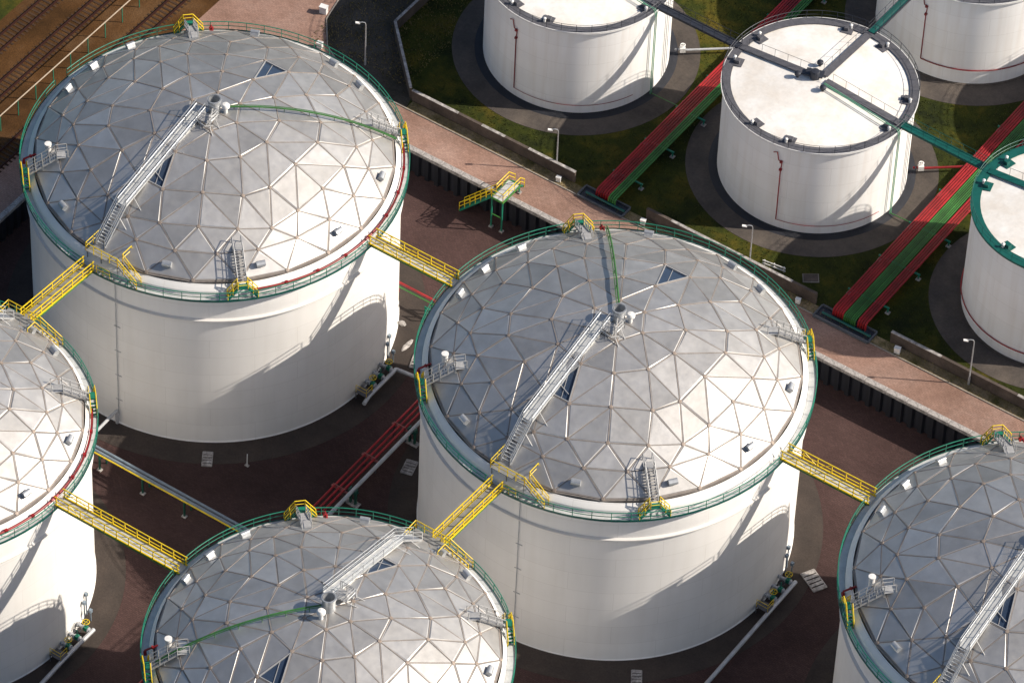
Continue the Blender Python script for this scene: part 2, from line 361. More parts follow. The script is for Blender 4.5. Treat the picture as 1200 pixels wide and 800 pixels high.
# railway
def track(u0, label, v0=-60, v1=140):
    t = thing('railway_track', label, 'railway track', (u0, 0, ZU), 0, 'railway tracks at the top left')
    for s in (-1, 1):
        def f(mb):
            mb.box((0, (v0 + v1) / 2, 0.14), (0.10, v1 - v0, 0.16)); mb.box((0, (v0 + v1) / 2, 0.06), (0.20, v1 - v0, 0.03))
        part('rail', m_rail, t, f, 'rail', loc=(s * 0.76, 0, 0))
    def g(mb):
        v = v0
        while v < v1: mb.box((random.uniform(-.03, .03), v, random.uniform(0.0, 0.02)), (2.45, 0.25, 0.06)); v += 0.62
    part('sleepers', m_wood, t, g, kind='stuff')
track(-88.95, 'rusty railway track farthest into the top left corner, next to the grass')
track(-84.45, 'rusty railway track just beyond the pale fence at top left')
track(-77.85, 'rusty railway track between the pale fence and the pink road')
t = thing('wire_fence', 'fence with pale top rail and dark green posts along the railway', 'fence', (-80.5, 0, ZU))
part('top_rail', mat('pale_rail', (0.55, 0.45, 0.34), 0.6, 0, 0.1, 1), t, lambda mb: mb.box((0, 20, 2.2), (0.10, 160, 0.07)))
def f(mb): mb.box((0, 0, 1.1), (0.08, 0.08, 2.2))
for i in range(54): part('post', m_green, t, f, 'fpost', loc=(0, -58 + 3.0 * i, 0))

# ------------------------------------------------------------------ geodesic dome tanks
def dome_nodes(s):
    rings = [[(0.0, 0.0)]]
    def ring(fn): rings.append(fn)
    r1, r2, r3c, r3m, d3, r4c, r4m, d4, r4x, r5, r6 = 2.77, 6.45, 9.96, 10.55, 22.1, 13.33, 13.65, 16.4, 14.21, 15.75, 18.0
    ring([(60 * k, r1) for k in range(6)])
    ring([(30 * k, r2) for k in range(12)])
    ring([x for k in range(6) for x in ((60 * k, r3c), (60 * k + d3, r3m), (60 * k + 60 - d3, r3m))])
    ring([x for k in range(6) for x in ((60 * k, r4c), (60 * k + d4, r4m), (60 * k + 30, r4x), (60 * k + 60 - d4, r4m))])
    ring([(7.5 + 15 * k, r5) for k in range(24)])
    ring([(15 * k, r6) for k in range(24)])
    h = 5.98 * s; a = 18.2 * s; RR = (a * a + h * h) / (2 * h)
    out = []
    for rg in rings:
        L = []
        for az, r in rg:
            r *= s; L.append(Vector((r * math.cos(R_(az)), r * math.sin(R_(az)), h - RR + math.sqrt(RR * RR - r * r))))
        out.append(L)
    return out, RR, h
def dome_tris():
    T = []      # (ring, index) triples with the sector number
    for sct in range(6):
        for k in range(4):
            nk = max(1, 6 * k); nk1 = 6 * (k + 1)
            for j in range(k + 1):
                T.append(((k, (sct * k + j) % nk), (k + 1, (sct * (k + 1) + j) % nk1), (k + 1, (sct * (k + 1) + j + 1) % nk1), sct))
                if j < k: T.append(((k, (sct * k + j) % nk), (k + 1, (sct * (k + 1) + j + 1) % nk1), (k, (sct * k + j + 1) % nk), sct))
    for i in range(24):
        j = (i + 1) % 24; q = (i - 1) % 24
        T.append(((4, i), (5, i), (4, j), i // 4)); T.append(((4, i), (5, q), (5, i), i // 4))
        T.append(((5, q), (6, i), (5, i), i // 4)); T.append(((5, i), (6, i), (6, j), i // 4))
    return T

def stair_flight(mb, a, b, width, side, nst, tread=0.24):
    """Open treads and two stringers between points a (foot) and b (top); side = unit sideways vector."""
    a = Vector(a); b = Vector(b); side = Vector(side)
    for s in (-1, 1): mb.bar(a + side * s * width / 2, b + side * s * width / 2, 0.06, 0.22)
    h = Vector(((b - a).x, (b - a).y, 0)).normalized()
    for i in range(1, nst + 1):
        c = a + (b - a) * (i / (nst + 0.5)); mb.obox(c, side * (width / 2), h * tread / 2, (0, 0, 0.02))
def rail_run(mb, pts, h=1.1, r=0.03, step=1.6, mid=True, posts=True):
    """Handrail with posts and mid rail along a polyline of foot points."""
    pts = [Vector(q) for q in pts]
    mb.tube([q + Vector((0, 0, h)) for q in pts], r, 5)
    if mid: mb.tube([q + Vector((0, 0, h * 0.52)) for q in pts], r * 0.8, 4)
    if posts:
        for a, b in zip(pts, pts[1:]):
            n = max(1, round((b - a).length / step))
            for i in range(n + 1):
                q = a + (b - a) * i / n; mb.tube([q, q + Vector((0, 0, h))], r, 4, cap=False)

def domed_tank(label, loc, R, H, flip, hose=None, foam=None, key='big'):
    s = R / 19.5
    t = thing('storage_tank', label, 'tank', (loc[0], loc[1], 0), 0, 'domed storage tanks in the sunken basin')
    Rw = R - 0.75; ZD = H + 1.18; K = key + ('m' if flip else '')
    # shell
    def f(mb):
        mb.lathe([(Rw + 0.10, 0.0), (Rw + 0.10, 0.10), (Rw, 0.101), (Rw, H - 3.2)], 128)
        mb.lathe([(Rw, H - 3.2), (Rw, H + 0.55), (Rw - 0.03, H + 0.60), (18.0 * s + 0.17, ZD - 0.12)], 128)
        def uv(co, p):
            a = math.atan2(co.y, co.x)
            c = p.center
            ac = math.atan2(c.y, c.x)
            if a - ac > math.pi: a -= 2 * math.pi
            if ac - a > math.pi: a += 2 * math.pi
            return (a * Rw, co.z)
        mb.uv = uv
    sh = part('shell', m_shell, t, f, K + 'shell', smooth=True)
    def f(mb): mb.lathe([(Rw - 0.01, H - 3.45), (Rw + 0.30, H - 3.40), (Rw + 0.30, H - 3.28), (Rw - 0.01, H - 3.20)], 128)
    part('stiffener_ring', m_shell, sh, f, key + 'stiff', smooth=True)
    def f(mb):
        a = R_(-84.5 if not flip else -84.5)
        mb.tube([pol(Rw + 0.18, a, 1.6), pol(Rw + 0.18, a, H - 0.1)], 0.045, 6)
        for k in range(1, 6): mb.bar(pol(Rw + 0.05, a - 0.018, H * k / 6), pol(Rw + 0.05, a + 0.022, H * k / 6), 0.05, 0.05)
    part('gauge_pipe', m_pipegrey, sh, f, key + 'gauge')
    # walkway
    def f(mb):
        mb.lathe([(Rw + 0.02, H - 0.06), (R, H - 0.06), (R, H), (Rw + 0.02, H)], 96)
    wk = part('walkway', m_deck, t, f, key + 'deck')
    def f(mb):
        for k in range(48): 
            a = 2 * math.pi * (k + 0.5) / 48; mb.bar(pol(Rw, a, H - 0.75), pol(R - 0.05, a, H - 0.10), 0.07, 0.07)
        mb.lathe([(R, H - 0.14), (R + 0.04, H - 0.14), (R + 0.04, H + 0.12), (R, H + 0.12)], 96)
    part('bracket_ring', m_teal, wk, f, key + 'brk', kind=None)
    gaps = [R_(0), R_(180), R_(90 if flip else -92)]
    def f(mb):
        n = 66
        def ok(a): return all(abs((a - g + math.pi) % (2 * math.pi) - math.pi) * R > 0.75 for g in gaps)
        for k in range(n):
            a = 2 * math.pi * (k + 0.5) / n
            if ok(a): mb.tube([pol(R + 0.02, a, H), pol(R + 0.02, a, H + 1.12)], 0.045, 4, cap=False)
        m = 360
        for zz, rr in ((1.12, 0.052), (0.58, 0.042)):
            run = []
            for k in range(m + 1):
                a = 2 * math.pi * k / m + 0.3
                if ok(a): run.append(pol(R + 0.02, a, H + zz))
                else:
                    if len(run) > 2: mb.tube(run, rr, 5)
                    run = []
            if len(run) > 2: mb.tube(run, rr, 5)
    part('railing', m_green, wk, f, K + 'rail')
    # dome
    nodes, RR, hd = dome_nodes(s)
    def f(mb):
        mb.lathe([(18.0 * s + 0.02, -0.25), (18.0 * s + 0.16, -0.25), (18.0 * s + 0.16, 0.06), (18.0 * s - 0.08, 0.10)], 24)
    dm = part('dome', m_beam, t, f, key + 'gutter', loc=(0, 0, ZD))
    tris = dome_tris(); rng = random.Random(11)
    zc = hd - RR
    for ti, (a, b, c, sct) in enumerate(tris):
        sky_ = (a == (2, 3) and b == (3, 4)) or (a == (2, 9) and b == (3, 13))
        P = [nodes[q[0]][q[1]] for q in (a, b, c)]
        ctr = (P[0] + P[1] + P[2]) / 3; nrm = (P[1] - P[0]).cross(P[2] - P[0]).normalized()
        if nrm.z < 0: nrm = -nrm; P = [P[0], P[2], P[1]]
        if not sky_:
            def f(mb):
                ins = [q + (ctr - q).normalized() * 0.06 for q in P]
                low = [q - nrm * 0.05 for q in ins]
                mid = [q + (ctr - q).normalized() * 0.20 + nrm * rng.uniform(0.0, 0.085) for q in ins]
                mb.add(mid + ins + low, [(0, 1, 2), (3, 4, 1, 0), (4, 5, 2, 1), (5, 3, 0, 2), (6, 7, 4, 3), (7, 8, 5, 4), (8, 6, 3, 5)])
            part('panel', m_panel, dm, f, key + 'pn%d' % ti)
        else:
            def f(mb):
                for i in range(3):
                    p, q = P[i], P[(i + 1) % 3]
                    p2 = p + (ctr - p).normalized() * 0.16; q2 = q + (ctr - q).normalized() * 0.16
                    mb.bar(p2 - nrm * 0.02, q2 - nrm * 0.02, 0.09, 0.22, up=nrm)
                mb.bar((P[0] * 2 + P[1]) / 3 - nrm * 0.04, (P[1] + P[2] * 2) / 3 - nrm * 0.04, 0.05, 0.05, up=nrm)
            sk = part('skylight', m_strut, dm, f, key + 'sk%d' % ti)
            part('pane', m_glass, sk, lambda mb: mb.add([q - nrm * 0.07 for q in P], [(0, 1, 2)]), key + 'skp%d' % ti)
    edges = set()
    for a, b, c, _ in tris:
        for x, y in ((a, b), (b, c), (c, a)): edges.add((min(x, y), max(x, y)))
    edges = sorted(edges)
    def f(mb):
        for x, y in edges:
            p, q = nodes[x[0]][x[1]], nodes[y[0]][y[1]]; m_ = (p + q) / 2; up = (m_ - Vector((0, 0, zc))).normalized()
            mb.bar(p + up * 0.0, q + up * 0.0, 0.085, 0.09, up=up)
    part('batten_lattice', m_beam, dm, f, key + 'bat', kind='stuff')
    def f(mb):
        for rg in nodes:
            for p in rg:
                up = (p - Vector((0, 0, zc))).normalized(); x = up.orthogonal().normalized(); y = up.cross(x)
                V = []
                for (r, h) in ((0.19, -0.02), (0.19, 0.07), (0.10, 0.085)):
                    V += [p + up * h + (x * math.cos(k * math.pi / 4) + y * math.sin(k * math.pi / 4)) * r for k in range(8)]
                F = [(i * 8 + k, i * 8 + (k + 1) % 8, (i + 1) * 8 + (k + 1) % 8, (i + 1) * 8 + k) for i in range(2) for k in range(8)] + [tuple(range(16, 24))]
                mb.add(V, F)
    part('hub_plates', m_hub, dm, f, key + 'hub', kind='stuff')
    def surf(r): return ZD + hd - RR + math.sqrt(max(0.1, RR * RR - r * r))
    # roof vents near the rim
    for az in (157, 173, 187, -114, -69, -38, -8, 22, 68, 82, 113):
        def f(mb):
            P = [(-0.42, -0.3), (0.42, -0.3), (0.42, 0.3), (-0.42, 0.3)]
            mb.box((0, 0, 0.16), (0.86, 0.56, 0.46))
            n = 7
            V = [(x, 0.31 * math.cos(math.pi * k / (n - 1)), 0.36 + 0.22 * math.sin(math.pi * k / (n - 1))) for x in (-0.46, 0.46) for k in range(n)]
            mb.add(V, [(k, k + 1, n + k + 1, n + k) for k in range(n - 1)] + [tuple(range(n)), tuple(range(2 * n - 1, n - 1, -1))])
        r = 17.0 * s
        v = part('vent_box', m_galv, t, f, 'ventbox', loc=tuple(pol(r, R_(az), surf(r) - 0.02)), rz=R_(az + 90))
        sl_ = math.atan2(r, math.sqrt(RR * RR - r * r))
        v.rotation_euler = (Matrix.Rotation(R_(az), 3, 'Z') @ Matrix.Rotation(sl_, 3, 'Y') @ Matrix.Rotation(R_(90), 3, 'Z')).to_euler()
    # centre vents
    def f(mb):
        z = surf(0)
        mb.lathe([(0.62, z - 0.1), (0.62, z + 1.55), (0.55, z + 1.58), (0.55, z + 0.5), (0.01, z + 0.5)], 20)
        mb.lathe([(0.70, z + 1.35), (0.70, z + 1.60), (0.60, z + 1.60)], 20)
    part('vent_stack', m_galv, t, f, key + 'stack', smooth=True)
    def f(mb):
        z = surf(1.1); c = (0.1, -1.35, z) if flip else (1.05, 0.45, z)
        mb.lathe([(0.2, -0.1), (0.2, 0.7), (0.42, 0.75), (0.44, 0.95), (0.30, 1.15), (0.01, 1.22)], 14, c=c)
    part('breather_vent', m_white, t, f, K + 'brv', smooth=True)
    # stair to the dome centre
    fl = 1 if flip else -1
    xs = -0.9
    def T(x, y, z): return Vector((x, -fl * y if False else (y if not flip else -y), z))
    y0, y1, y2 = -17.5 * s, -14.0 * s, -1.0
    z0, z1, z2 = ZD + 0.45, surf(14.0 * s) + 0.85, surf(0) + 0.45
    def f(mb):
        stair_flight(mb, T(xs, y0, z0), T(xs, y1, z1), 1.05, (1, 0, 0), 13, 0.14)
    ds = part('dome_stair', m_galv, t, f, K + 'dstair')
    def f(mb):
        a, b = T(xs, y1, z1), T(xs, y2, z2)
        mb.bar(a, b, 0.92, 0.04)
        for q in (-0.5, 0.5): mb.bar(a + Vector((q, 0, -0.02)), b + Vector((q, 0, -0.02)), 0.07, 0.20)
    part('gangway', m_deck, ds, f, K + 'gang')
    def f(mb):
        for q in (-0.52, 0.52):
            rail_run(mb, [T(xs + q, y0, z0), T(xs + q, y1, z1), T(xs + q, y2, z2)], 1.1, 0.04, 1.7)
            rail_run(mb, [T(xs + q, y1, z1), T(xs + q, y2, z2)], 0.3, 0.03, 50, False, False)
        rail_run(mb, [T(xs + 0.52, y2, z2), T(xs + 2.2, y2, z2), T(xs + 2.2, y2 - 1.3, z2)], 1.1, 0.035, 1.2)
    part('handrail', m_galv, ds, f, K + 'dhr')
    def f(mb):
        zz = z2 + 0.02
        mb.obox(T(xs + 1.25, y2 - 0.75, zz), (0.72, 0, 0), (0, 0.6, 0), (0, 0, 0.03))
        rail_run(mb, [T(xs + 0.55, y2 - 1.3, zz), T(xs + 1.95, y2 - 1.3, zz), T(xs + 1.95, y2 - 0.2, zz)], 1.05, 0.04, 0.8)
        for q, e in ((1.9, 2.9), (0.9, 1.4)):
            for yy in (y2 - 1.3, y2 - 0.2): mb.bar(T(xs + q, yy, zz), T(xs + e, yy - 0.6, surf(math.hypot(xs + e, yy - 0.6)) - 0.05), 0.07, 0.07)
        mb.tube([T(xs + 1.0, y2 + 0.6, zz + 0.3), T(xs + 1.6, y2 - 0.5, zz + 0.35), T(xs + 1.8, y2 - 1.6, zz + 0.1)], 0.09, 6)
        mb.tube([T(xs + 0.7, y2 - 1.7, zz + 0.2), T(xs + 1.9, y2 - 1.9, zz + 0.15), T(xs + 2.4, y2 - 1.2, zz)], 0.07, 6)
    part('top_landing', m_strut, ds, f, K + 'tland')
    ym = lambda w: y1 + (y2 - y1) * w
    struts = []
    for k in range(4):
        w = 0.10 + 0.27 * k; yy = ym(w); zz = z1 + (z2 - z1) * w
        for q in (-1, 1): struts.append((T(xs + q * 0.5, yy, zz - 0.08), T(xs + q * 1.75, yy - 0.5, surf(math.hypot(xs + q * 1.75, yy - 0.5)))))
    for q in (-1, 1): struts.append((T(xs + q * 0.5, y1 - 1.0, z1 - 0.8), T(xs + q * 1.5, y1 - 1.3, surf(math.hypot(xs + q * 1.5, y1 - 1.3)))))
    for k, (pa, pb) in enumerate(struts): part('strut', m_strut, ds, lambda mb: mb.bar(pa, pb, 0.06, 0.06), K + 'strut%d' % k)
    # boarding platform with yellow rails at the head of the cross bridge
    yp0, yp1 = -(Rw - 0.05), -(16.9 * s - 0.1)
    zp = ZD + 0.33
    def f(mb):
        mb.obox(T(0.15, (yp0 + yp1) / 2, zp), (1.95, 0, 0), (0, abs(yp1 - yp0) / 2, 0), (0, 0, 0.03))
        for q in (-1.7, 0, 2.0): mb.bar(T(q, yp0 + 0.1, H), T(q, yp0 + 0.1, zp), 0.08, 0.08)
        for q in (-1.7, 2.0): mb.bar(T(q, yp1, surf(17.0 * s) - 0.2), T(q, yp1, zp), 0.08, 0.08)
        stair_flight(mb, T(4.6, -(Rw - 0.2) , H), T(2.1, yp0 + 0.45, zp), 0.75, (0, 1, 0), 6)
    bp = part('boarding_platform', m_grate, t, f, K + 'bplat')
    def f(mb):
        rail_run(mb, [T(-1.8, yp1 + 0.5, zp), T(-1.8, yp0, zp), T(2.1, yp0, zp), T(4.6, -(Rw + 0.18), H)], 1.1, 0.055, 1.0)
        rail_run(mb, [T(2.1, yp0 + 0.85, zp), T(4.6, -(Rw - 0.55), H)], 1.1, 0.05, 1.1)
        rail_run(mb, [T(2.1, yp0 + 0.85, zp), T(2.1, yp1 + 0.4, zp)], 1.1, 0.05, 1.1)
        rail_run(mb, [T(0.0, -(R - 0.1), H), T(1.6, -(R - 0.15), H)], 1.1, 0.045, 1.0)
    part('yellow_railing', m_yellow, bp, f, K + 'brail')
    def f(mb):
        mb.obox(T(1.3, yp1 + 0.5, zp + 0.35), (0.45, 0, 0), (0, 0.3, 0), (0, 0, 0.35)); mb.obox(T(1.75, yp1 + 1.0, zp + 0.15), (0.2, 0, 0), (0, 0.25, 0), (0, 0, 0.5))
    part('instrument_box', m_galv, bp, f, K + 'bbox')
    # four step-over stiles with dome stairs
    for k, az in enumerate((45, 135, 225, 315)):
        def f(mb):
            zt = ZD - H + 0.25
            for rr in (Rw + 0.08, R - 0.10):
                for a, b in (((-1.5, 0.03), (-0.5, zt)), ((-0.5, zt), (0.5, zt)), ((0.5, zt), (1.5, 0.03))):
                    mb.bar((rr, a[0], H + a[1]), (rr, b[0], H + b[1]), 0.06, 0.2)
            for sgn in (-1, 1):
                for i in range(1, 5):
                    q = i / 5; mb.box(((Rw + R) / 2, sgn * (1.5 - q), H + zt * q), (R - Rw - 0.2, 0.22, 0.03))
            mb.box(((Rw + R) / 2, 0, H + zt + 0.06), (R - Rw - 0.2, 1.0, 0.04))
        sp = part('stile', m_green, t, f, key + 'stile', rz=R_(az))
        def f(mb):
            zt = ZD - H + 0.25
            for rr, gap in ((R - 0.08, False), (Rw + 0.06, True)):
                if gap:
                    for sgn in (-1, 1): rail_run(mb, [(rr, sgn * 1.5, H), (rr, sgn * 0.5, H + zt)], 0.95, 0.05, 1.0)
                else: rail_run(mb, [(rr, -1.5, H), (rr, -0.5, H + zt), (rr, 0.5, H + zt), (rr, 1.5, H)], 0.95, 0.05, 0.9)
        part('stile_handrail', m_yellow, sp, f, key + 'stileh')
        def f(mb):
            mb.tube([(Rw + 0.2, -2.3, H + 0.3), (Rw + 0.2, -2.3, H + 0.95), (Rw - 0.5, -2.3, H + 1.25), (Rw - 1.0, -2.3, H + 1.45)], 0.11, 7)
            mb.tube([(Rw - 0.45, -2.3, H + 1.2), (Rw - 0.55, -2.3, H + 1.3)], 0.19, 9); mb.box((Rw + 0.2, -2.3, H + 0.55), (0.3, 0.34, 0.3))
        if k in (1, 2): part('foam_inlet', m_red, sp, f, key + 'stilef')
        def f(mb):
            ra, rb = Rw, 15.9 * s
            za, zb = ZD + 0.2, surf(rb) + 0.45
            stair_flight(mb, (ra, 0, za), (rb, 0, zb), 0.85, (0, 1, 0), 11, 0.16)
            mb.box((rb - 0.55, 0, zb + 0.02), (1.15, 0.95, 0.05))
            for q in (-0.45, 0.45):
                rail_run(mb, [(ra, q, za), (rb, q, zb), (rb - 1.1, q, zb)], 1.05, 0.045, 0.95)
                for rr in (rb, rb - 1.1, (ra + rb) / 2): mb.bar((rr, q, surf(rr) - 0.05), (rr, q, za + (zb - za) * (ra - rr) / (ra - rb) if rr > rb else zb), 0.06, 0.06)
        part('dome_ladder', m_strut, sp, f, key + 'dlad')
    # gauge hatch cylinder by the west stile
    def f(mb):
        c = pol(16.6 * s, R_(219), surf(16.6 * s))
        mb.lathe([(0.3, -0.2), (0.3, 0.85), (0.36, 0.86), (0.36, 1.0), (0.01, 1.02)], 14, c=c)
    part('hatch_cylinder', m_white, t, f, key + 'hatch', smooth=True)
    if hose is not None:
        def f(mb):
            n = 14; a = R_(hose)
            for q, hr in ((-0.10, 0.085), (0.12, 0.04)):
                pts = [pol(0.7 + (Rw - 1.2) * i / n, a, surf(0.7 + (Rw - 1.2) * i / n) + 0.5) + Vector((-math.sin(a), math.cos(a), 0)) * q for i in range(n + 1)]
                mb.tube(pts, hr, 6)
            for i in range(1, n, 2):
                r = 0.7 + (Rw - 1.2) * i / n; mb.bar(pol(r, a, surf(r) - 0.05), pol(r, a, surf(r) + 0.5), 0.05, 0.05)
        part('hose_pipe', m_lgreen, t, f, key + 'hose%d' % hose)
    if foam:
        def f(mb):
            a0, a1 = foam; pts = [pol(Rw + 0.22, R_(a0 + (a1 - a0) * i / 48), H + 0.72) for i in range(49)]
            mb.tube(pts, 0.12, 7)
            for i in range(0, 49, 6):
                q = pts[i]; mb.box(q, (0.3, 0.3, 0.3), R_(a0 + (a1 - a0) * i / 48))
        part('foam_pipe', m_red, t, f, key + 'foam%d' % int(foam[0]))
    # foundation pad
    def f(mb): mb.lathe([(Rw - 1, 0.05), (Rw + 0.2, 0.05), (Rw + 3.0, 0.02), (Rw + 3.02, -0.1)], 96)
    part('foundation_pad', m_padfloor, t, f, key + 'pad')
    return t

domed_tank('large white tank under a faceted aluminium dome at upper left, beside the railway', (-48.5, 0.15), 19.5, 21.06, False, 42, (-42, 42))
domed_tank('large domed white tank in the middle, its green pipe running to the far rim', (0, 0), 19.5, 21.06, False, 127, None)
domed_tank('large domed tank cut off by the right edge, its left half showing', (48.4, 0.15), 19.5, 21.06, False, None, None)
domed_tank('domed tank cut off by the left edge, red pipe along its rim', (-49.6, -45.7), 17.2, 21.23, True, None, (-42, 42), 'mid')
domed_tank('domed tank at the bottom edge with its dome stair on the far side', (-1.15, -45.7), 17.2, 21.23, True, 225, None, 'mid')

# ------------------------------------------------------------------ footbridges between the domed tanks
def bridge(label, a, b, w=1.15, style=0):
    a = Vector(a); b = Vector(b); L_ = (b - a).length
    t = thing('footbridge', label, 'footbridge', tuple(a), math.atan2(b.y - a.y, b.x - a.x), 'yellow footbridges between domed tanks')
    dz = b.z - a.z
    def Z(x): return dz * x / L_
    part('deck', m_deck if style else m_grate, t, lambda mb: mb.bar((-0.2, 0, 0.06), (L_ + 0.2, 0, dz + 0.06), w, 0.05))
    def f(mb):
        for q in (-1, 1): mb.bar((-0.2, q * w / 2, -0.08), (L_ + 0.2, q * w / 2, dz - 0.08), 0.09, 0.24)
        n = int(L_ / 1.2)
        for i in range(n + 1): mb.bar((L_ * i / n, -w / 2, Z(L_ * i / n) - 0.1), (L_ * i / n, w / 2, Z(L_ * i / n) - 0.1), 0.08, 0.1)
    part('bottom_chord', m_lgreen, t, f)
    for q in (-1, 1):
        def f(mb):
            y = q * (w / 2 + 0.05); n = max(4, round(L_ / 1.5))
            for zz, th in ((1.22, 0.10), (0.66, 0.08), (0.18, 0.14)): mb.bar((-0.2, y, zz), (L_ + 0.2, y, dz + zz), th * 0.8, th)
            for i in range(n + 1):
                x = L_ * i / n; mb.bar((x, y, Z(x)), (x, y, Z(x) + 1.22), 0.08, 0.08)
            nd = 3 if style else 0
            for i in range(nd):
                x0 = L_ * i / n; x1 = L_ * (i + 1) / n
                if i % 2: x0, x1 = x1, x0
                mb.bar((x0, y, Z(x0) + 0.1), (x1, y, Z(x1) + 1.2), 0.05, 0.05)
        part('side_railing', m_yellow, t, f)
    return t
bridge('yellow footbridge from the upper left domed tank to the middle domed tank', (-29.1, 0.45, 21.12), (-19.4, 0.45, 21.12), style=1)
bridge('yellow footbridge from the middle domed tank to the right hand domed tank', (19.4, 0.3, 21.12), (29.0, 0.3, 21.12), style=1)
bridge('yellow footbridge at lower left joining the two front domed tanks', (-32.5, -45.4, 21.3), (-18.25, -45.4, 21.3), style=1)
bridge('yellow footbridge at far left running down from the upper left domed tank', (-49.5, -19.3, 21.12), (-49.9, -28.55, 21.28))
bridge('yellow footbridge from the middle domed tank down to the bottom domed tank', (-0.55, -19.4, 21.12), (-0.85, -28.55, 21.28))

# ------------------------------------------------------------------ white flat-roofed tanks
def white_tank(label, loc, R, H, rimmat, spokes, boxes=True, redpipe=None, green=False, detail=True, key='w', ring=True):
    t = thing('storage_tank', label, 'tank', (loc[0], loc[1], ZU - 0.3), 0, 'white flat-roofed tanks on the grass')
    def f(mb):
        mb.lathe([(R - 0.25, 0.0), (R - 0.25, H - 0.04)], 96)
        def uv(co, p):
            a = math.atan2(co.y, co.x); ac = math.atan2(p.center.y, p.center.x)
            if a - ac > math.pi: a -= 2 * math.pi
            if ac - a > math.pi: a += 2 * math.pi
            return (a * R, co.z)
        mb.uv = uv
    sh = part('shell', m_shell2, t, f, key + 'sh%.1f' % H, smooth=True)
    rise = 0.95
    part('roof', m_roof, t, lambda mb: mb.lathe([(R - 0.26, H - 0.10), (0.02, H - 0.1 + rise)], 72), key + 'rf%.1f' % H, smooth=True)
    def zr(r): return H - 0.10 + rise * (1 - r / (R - 0.26))
    def f(mb):
        mb.lathe([(R - 0.95, H + 0.06), (R - 0.95, H + 0.10), (R, H + 0.10), (R, H + 0.04), (R - 0.95, H + 0.04)], 72)
    wk = part('rim_walkway', rimmat, t, f, key + 'rw%.1f' % H)
    part('rim_angle', m_white if rimmat is m_darkgrey else m_teal, wk, lambda mb: mb.lathe([(R, H - 0.12), (R + 0.07, H - 0.12), (R + 0.07, H + 0.12), (R, H + 0.12)], 96), key + 'ra%.1f' % H)
    def f(mb):
        n = 40
        for k in range(n):
            a = 2 * math.pi * (k + 0.5) / n; mb.tube([pol(R - 0.02, a, H + 0.1), pol(R - 0.02, a, H + 1.15)], 0.03, 4, cap=False)
        for zz, rr in ((1.15, 0.034), (0.6, 0.028)):
            mb.tube([pol(R - 0.02, 2 * math.pi * k / 96, H + zz) for k in range(96)], rr, 4, closed=True)
    part('railing', m_dark if rimmat is m_darkgrey else m_teal, wk, f, key + 'rl%.1f' % H)
    for az in spokes:
        def f(mb): mb.bar((R - 0.5, 0, H + 0.13), (0.6, 0, zr(0.6) + 0.20), 0.85, 0.08)
        sp = part('roof_walkway', rimmat, t, f, key + 'sp%.1f' % H, rz=R_(az))
        part('handrail', m_dark, sp, lambda mb: rail_run(mb, [(R - 1.2, 0.42 if az < 45 or az > 120 and False else (0.42 if az < 100 else -0.42), H + 0.15), (1.2, 0.42 if az < 100 else -0.42, zr(1.2) + 0.2)], 1.05, 0.022, 1.5, mid=False), key + 'sph%d%.1f' % (az, H))
    if detail:
        def f(mb):
            mb.lathe([(0.5, 0), (0.5, 0.75), (0.42, 0.95), (0.01, 1.0)], 12, c=(-0.7, -0.1, zr(0)))
            mb.box((-0.9, 0.2, zr(0) + 0.28), (1.9, 1.1, 0.12), 0.3)
        part('centre_hatch', m_dark, t, f, key + 'ch%.1f' % H)
        for (x, y) in ((-2.3, -0.9), (-1.3, 1.9), (1.0, -1.2)):
            def f(mb): mb.lathe([(0.14, -0.1), (0.14, 0.35), (0.34, 0.37), (0.34, 0.62), (0.2, 0.72), (0.01, 0.74)], 12)
            part('roof_vent', m_dark, t, f, 'rvent', smooth=True, loc=(x, y, zr(math.hypot(x, y))))
    if boxes:
        for a in (-104, -78, -8, 14 if not detail else 22, 76, 104, 166, 194):
            def f(mb):
                mb.box((R - 1.25, 0, H + 0.09), (1.1, 1.25, 0.06)); mb.box((R - 1.2, 0.1, H + 0.32), (0.5, 0.45, 0.4))
            bx = part('rim_platform', m_darkgrey if rimmat is m_darkgrey else m_teal, t, f, key + 'rp%.1f' % H, rz=R_(a))
            part('foam_chamber', m_white, bx, lambda mb: mb.lathe([(0.15, 0), (0.15, 0.42), (0.20, 0.43), (0.08, 0.55), (0.01, 0.56)], 10, c=(R - 0.8, -0.25, H + 0.12)), key + 'fc%.1f' % H)
    if redpipe:
        a0, a1, zlow = redpipe
        def f(mb):
            rr = R - 0.25 + 0.14; A0 = R_(a0)
            pts = [pol(rr, A0 - 0.09, H - 1.2), pol(rr, A0 - 0.05, H - 1.0), pol(rr, A0 - 0.03, H - 2.0), pol(rr, A0 + 0.01, H - 2.3), pol(rr, A0, H - 3.4), pol(rr, A0, zlow)]
            n = 30
            mb.tube(pts, 0.06, 6)
            mb.tube([pol(rr, R_(a0 + (a1 - a0) * i / n), zlow) for i in range(n + 1)], 0.03 if detail else 0.065, 6)
            for z in (H - 2.2, H - 3.3): mb.box(pol(rr, A0, z), (0.26, 0.26, 0.22))
        part('foam_riser', m_red, t, f)
    if green:
        def f(mb):
            a = R_(-7); rr = R + 0.18
            for q in (0, 0.022):
                mb.tube([(0.8, -0.6 - q * 8, zr(0.8) + 0.5), pol(R - 1.6, a - q * 1.2, H + 0.55), pol(rr - 0.3, a + q, H + 0.45), pol(rr, a + q, H - 0.1), pol(rr, a + q, 0.5)], 0.05, 6)
        part('sprinkler_pipe', m_mint, t, f, key + 'gp%.1f' % H)
        def f(mb):
            for a in (8, 10.5, 14): mb.tube([pol(R - 0.13, R_(a), 0.8), pol(R - 0.13, R_(a), H - 0.1)], 0.04, 5)
        part('cable_conduit', m_pipegrey, t, f, key + 'cc%.1f' % H)
